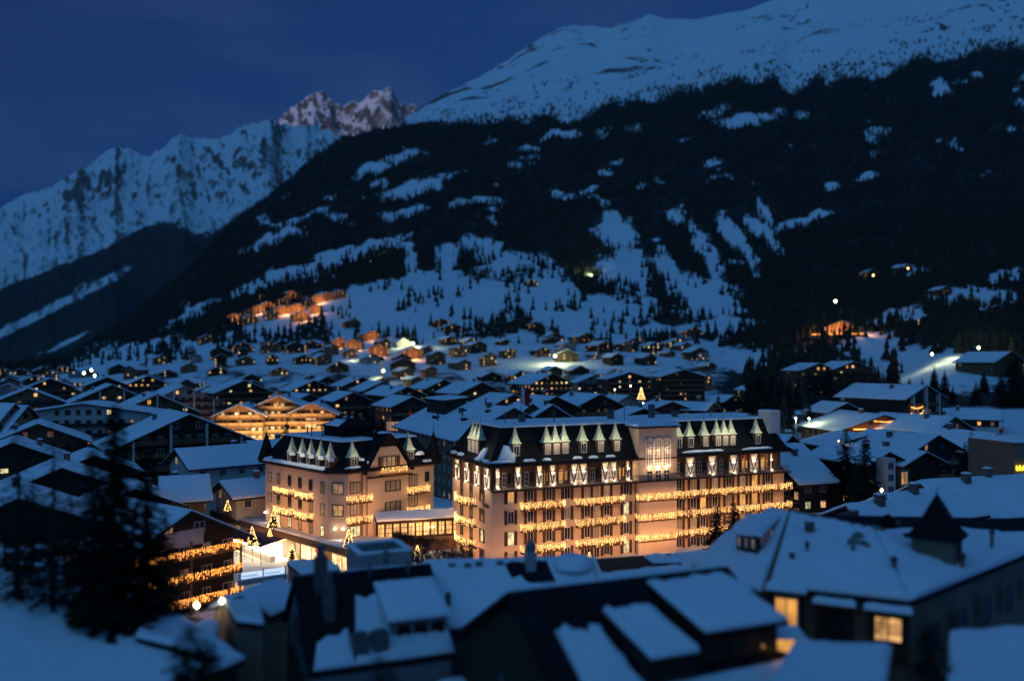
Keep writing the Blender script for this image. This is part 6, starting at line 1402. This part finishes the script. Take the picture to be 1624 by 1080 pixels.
# orange lit shop lane behind the hall: sign and wall
A = P(655, 665, 225); ln = thing('lane_wall', 'orange lit low wall and banner pole in the lane left of the hall', 'wall', (A.x, A.y, A.z - 2)); MB().box(-7, 6, 0, .5, -1, 1.4).build('wall', 'cream', ln); MB().tube((-.5, -.5, -1), (-.9, -.5, 5.5), .06, .04, 6).build('pole', 'metal', ln); MB().loft([[(-.8, -.5, 2.0), (.6, -.5, 1.2), (-.8, -.5, 4.8)], [(-.8, -.45, 2.0), (.6, -.45, 1.2), (-.8, -.45, 4.8)]]).build('banner', 'red', ln)
light('AREA', (0, -3, 0), 260, (1, .5, .2), 10, (R(95), 0, 0), 1, ln)
# white chapel tower
A = P(606, 572, 700); cp = thing('chapel_tower', 'slim white chapel tower amid the roofs above the timber hotel', 'tower', (A.x, A.y, A.z - 14)); MB().box(-1.8, 1.8, -1.8, 1.8, -3, 14).build('wall', 'white', cp); MB().cone((0, 0, 14), 2.8, 5, 4, 0, R(45)).build('spire', 'slate', cp)
# white lift shaft with windows beside the three small gables, yellow signed wall at the right edge
A = P(1407, 726, 146); ws_ = thing('white_shaft', 'white stair shaft with three blue windows before the three small gables', 'stair shaft', (A.x, A.y, 0), R(18)); MB().box(-.95, .95, -.9, 1.5, -2, A.z).build('wall', 'white', ws_)
for z in (A.z - 1.3, A.z - 3.3, A.z - 5.3): window(ws_, -.1, -.92, z, 1.2, 1.3, '.', frame='frame')
A = P(1609, 702, 140); yw = thing('signed_wall', 'plain ochre house wall with a yellow glowing sign at the right edge', 'building', (A.x, A.y, 0), R(14)); MB().box(0, 9, 0, 10, -2, A.z).build('wall', 'ochre', yw)
MB().slab((-.3, 10, A.z), (9, 10, A.z), (9, -.3, A.z), (-.3, -.3, A.z), .3, 4, 4).build('roof_snow', 'snow', yw, smooth=True)
zs = P(1609, 745, 140).z; sg = MB()
for k, (w_, z0, z1) in enumerate(((.22, 0, .75), (.3, .1, .55), (.12, .1, .8), (.3, .1, .5), (.12, .1, .75), (.28, .1, .5), (.3, .1, .5))): sg.box(.1 + k * .36, .1 + k * .36 + w_, -.3, -.15, zs + z0, zs + z1)
sg.box(.2, 3.2, -.3, -.15, zs - .12, zs - .04); sg.build('sign', 'signy', yw); light('AREA', (1.5, -.8, zs + .2), 5, (1, .75, .1), 3, (R(90), 0, 0), .5, yw)
A = P(1434, 760, 150); gw = thing('lit_gate', 'orange lit glazed entrance under the middle small gable', 'entrance', (A.x, A.y, A.z), R(22)); MB().box(-1.2, 1.2, 0, .5, -1.5, 1.8).build('frame_wall', 'wood', gw); window(gw, 0, -.02, .2, 1.6, 2.4, 'o')
for q_, sgn in enumerate(((1398, 778, 138), (1426, 785, 132))): 
    A = P(*sgn); wl_ = thing('wall_lantern', ['orange wall lantern low left under the white stair shaft', 'orange wall lantern low right under the white stair shaft'][q_], 'lantern', tuple(A)); MB().box(-.1, .1, 0, .3, -1.5, .1).build('bracket', 'metal', wl_); MB().oct((0, -.1, .1), .3).build('lamp_head', 'lampo', wl_); light('POINT', (0, -.5, .1), 12, (1, .5, .2), .2, parent=wl_)

# ------------------------------------------------------------------ the near trees at the left
def near_tree(px, py, D, h, label, r0=.2, boughs=230, seed=1, m='needle', start=.12, dn=1.0):
    rr = random.Random(seed); A = P(px, py, D); t = thing('spruce_tree', label, 'tree', (A.x, A.y, A.z - h))
    b = MB(); pv = Vector((0, 0, -2)); rv = h * .017
    for k in range(1, 11): q = Vector((math.sin(k * 1.3 + seed) * .06, math.cos(k * .9) * .06, h * k / 10)); r_n = h * .017 * (1 - k / 10.5); b.tube(pv, q, rv, r_n, 9); pv, rv = q, r_n
    b.build('trunk', 'bark', t)
    bb = MB(); nb = MB()
    for k in range(boughs):
        tt = start + (.985 - start) * (k + rr.random()) / boughs; z = tt * h; a = k * 2.399 + rr.uniform(-.4, .4)
        L_ = h * r0 * ((1 - tt) ** .75 * rr.uniform(.55, 1.15)) + .25
        dens = 1.0 if tt > .42 else .25
        p = Vector((0, 0, z)); seg = 6; d = Vector((math.cos(a), math.sin(a), rr.uniform(-.05, .2))); pts = [p.copy()]
        for s_ in range(seg):
            d.z -= .13 if s_ < 4 else -.14; d = d.normalized(); p = p + d * L_ / seg; pts.append(p.copy())
        for s_ in range(seg): bb.tube(pts[s_], pts[s_ + 1], .045 * (1 - s_ / seg) * L_ / 3 + .008, .045 * (1 - (s_ + 1) / seg) * L_ / 3 + .006, 3)
        for s_ in range(int(L_ * 34 * dens * dn)):
            u = rr.uniform(.12, 1.0) * seg; i = min(seg - 1, int(u)); q = pts[i].lerp(pts[i + 1], u - i); side = rr.choice((-1, 1))
            dr = Vector((-math.sin(a) * side + rr.uniform(-.3, .3), math.cos(a) * side + rr.uniform(-.3, .3), rr.uniform(-.75, .0))) + d * .7; dr.normalize()
            ln = rr.uniform(.25, .6) * min(1, L_ / 2.2); w_ = .07
            up = dr.cross(Vector((rr.uniform(-1, 1), rr.uniform(-1, 1), 1))).normalized() * w_
            nb.face([q - up, q + up, q + dr * ln + up * .4]); nb.face([q + dr * ln * .4 - up * 1.6, q + dr * ln * .55, q + dr * ln * .9 + up * 2])
    bb.build('branches', 'bark', t, kind='stuff'); nb.build('crown', m, t, kind='stuff')
near_tree(182, 634, 50, 23.5, 'large dense dark spruce in the left foreground', .135, 560, 1, dn=2.6)
near_tree(232, 705, 52, 19.5, 'second spruce crowding the right side of the large one', .13, 360, 2, dn=2.4)
near_tree(146, 706, 51, 20, 'third spruce crowding the left side of the large one', .13, 360, 12, dn=2.2)
near_tree(84, 668, 52, 22.5, 'thin larch with sparse boughs left of the large spruce', .14, 170, 3, start=.2, dn=.5)
near_tree(28, 680, 53, 22, 'thin sparse conifer at the left edge of the photo', .14, 200, 4, start=.2, dn=.6)
near_tree(52, 752, 56, 18, 'shorter dark conifer between the two sparse trees at the left', .17, 200, 14, start=.2, dn=1.0)
near_tree(112, 770, 56, 17.5, 'shorter dark conifer right of the thin larch', .17, 200, 15, start=.2, dn=1.1)
near_tree(5, 780, 58, 17, 'dark bushy conifer cut by the left edge of the photo', .20, 170, 16, start=.1, dn=1.0)
near_tree(262, 800, 60, 15.5, 'low dark conifer touching the amber balconies on their left', .20, 170, 17, start=.1, dn=1.1)
near_tree(85, 830, 58, 14.5, 'low dark conifer at the edge of the violet roof', .2, 170, 18, start=.1, dn=1.0)
near_tree(300, 985, 36, 6.5, 'dark low conifer under the bottom of the balcony chalet', .42, 130, 6, start=.05)
near_tree(1475, 985, 38, 7, 'dark bushy conifer before the corner of the turret house', .30, 150, 9, start=.05)
near_tree(600, 1035, 34, 5, 'dark bush on the bottom edge below the air units', .40, 80, 11, start=.05)
near_tree(330, 1010, 42, 8, 'dark conifer top between the violet roof and the grey gabled house', .30, 160, 23, start=.05, dn=1.2)
near_tree(1341, 678, 150, 18, 'left one of the two tall dark spruces right of the large hotel', .25, 320, 31, start=.06, dn=.8)
near_tree(1372, 690, 146, 17.5, 'right one of the two tall dark spruces right of the large hotel', .25, 320, 32, start=.06, dn=.8)
near_tree(1541, 680, 165, 17, 'dense dark tree before the snow roofs at the right', .24, 240, 33, start=.06, dn=.5)
near_tree(1137, 800, 110, 11.5, 'left small spruce standing before the long balconies', .24, 260, 34, start=.06, dn=1.5)
near_tree(1164, 794, 109, 11, 'right small spruce standing before the long balconies', .24, 260, 35, start=.06, dn=1.5)
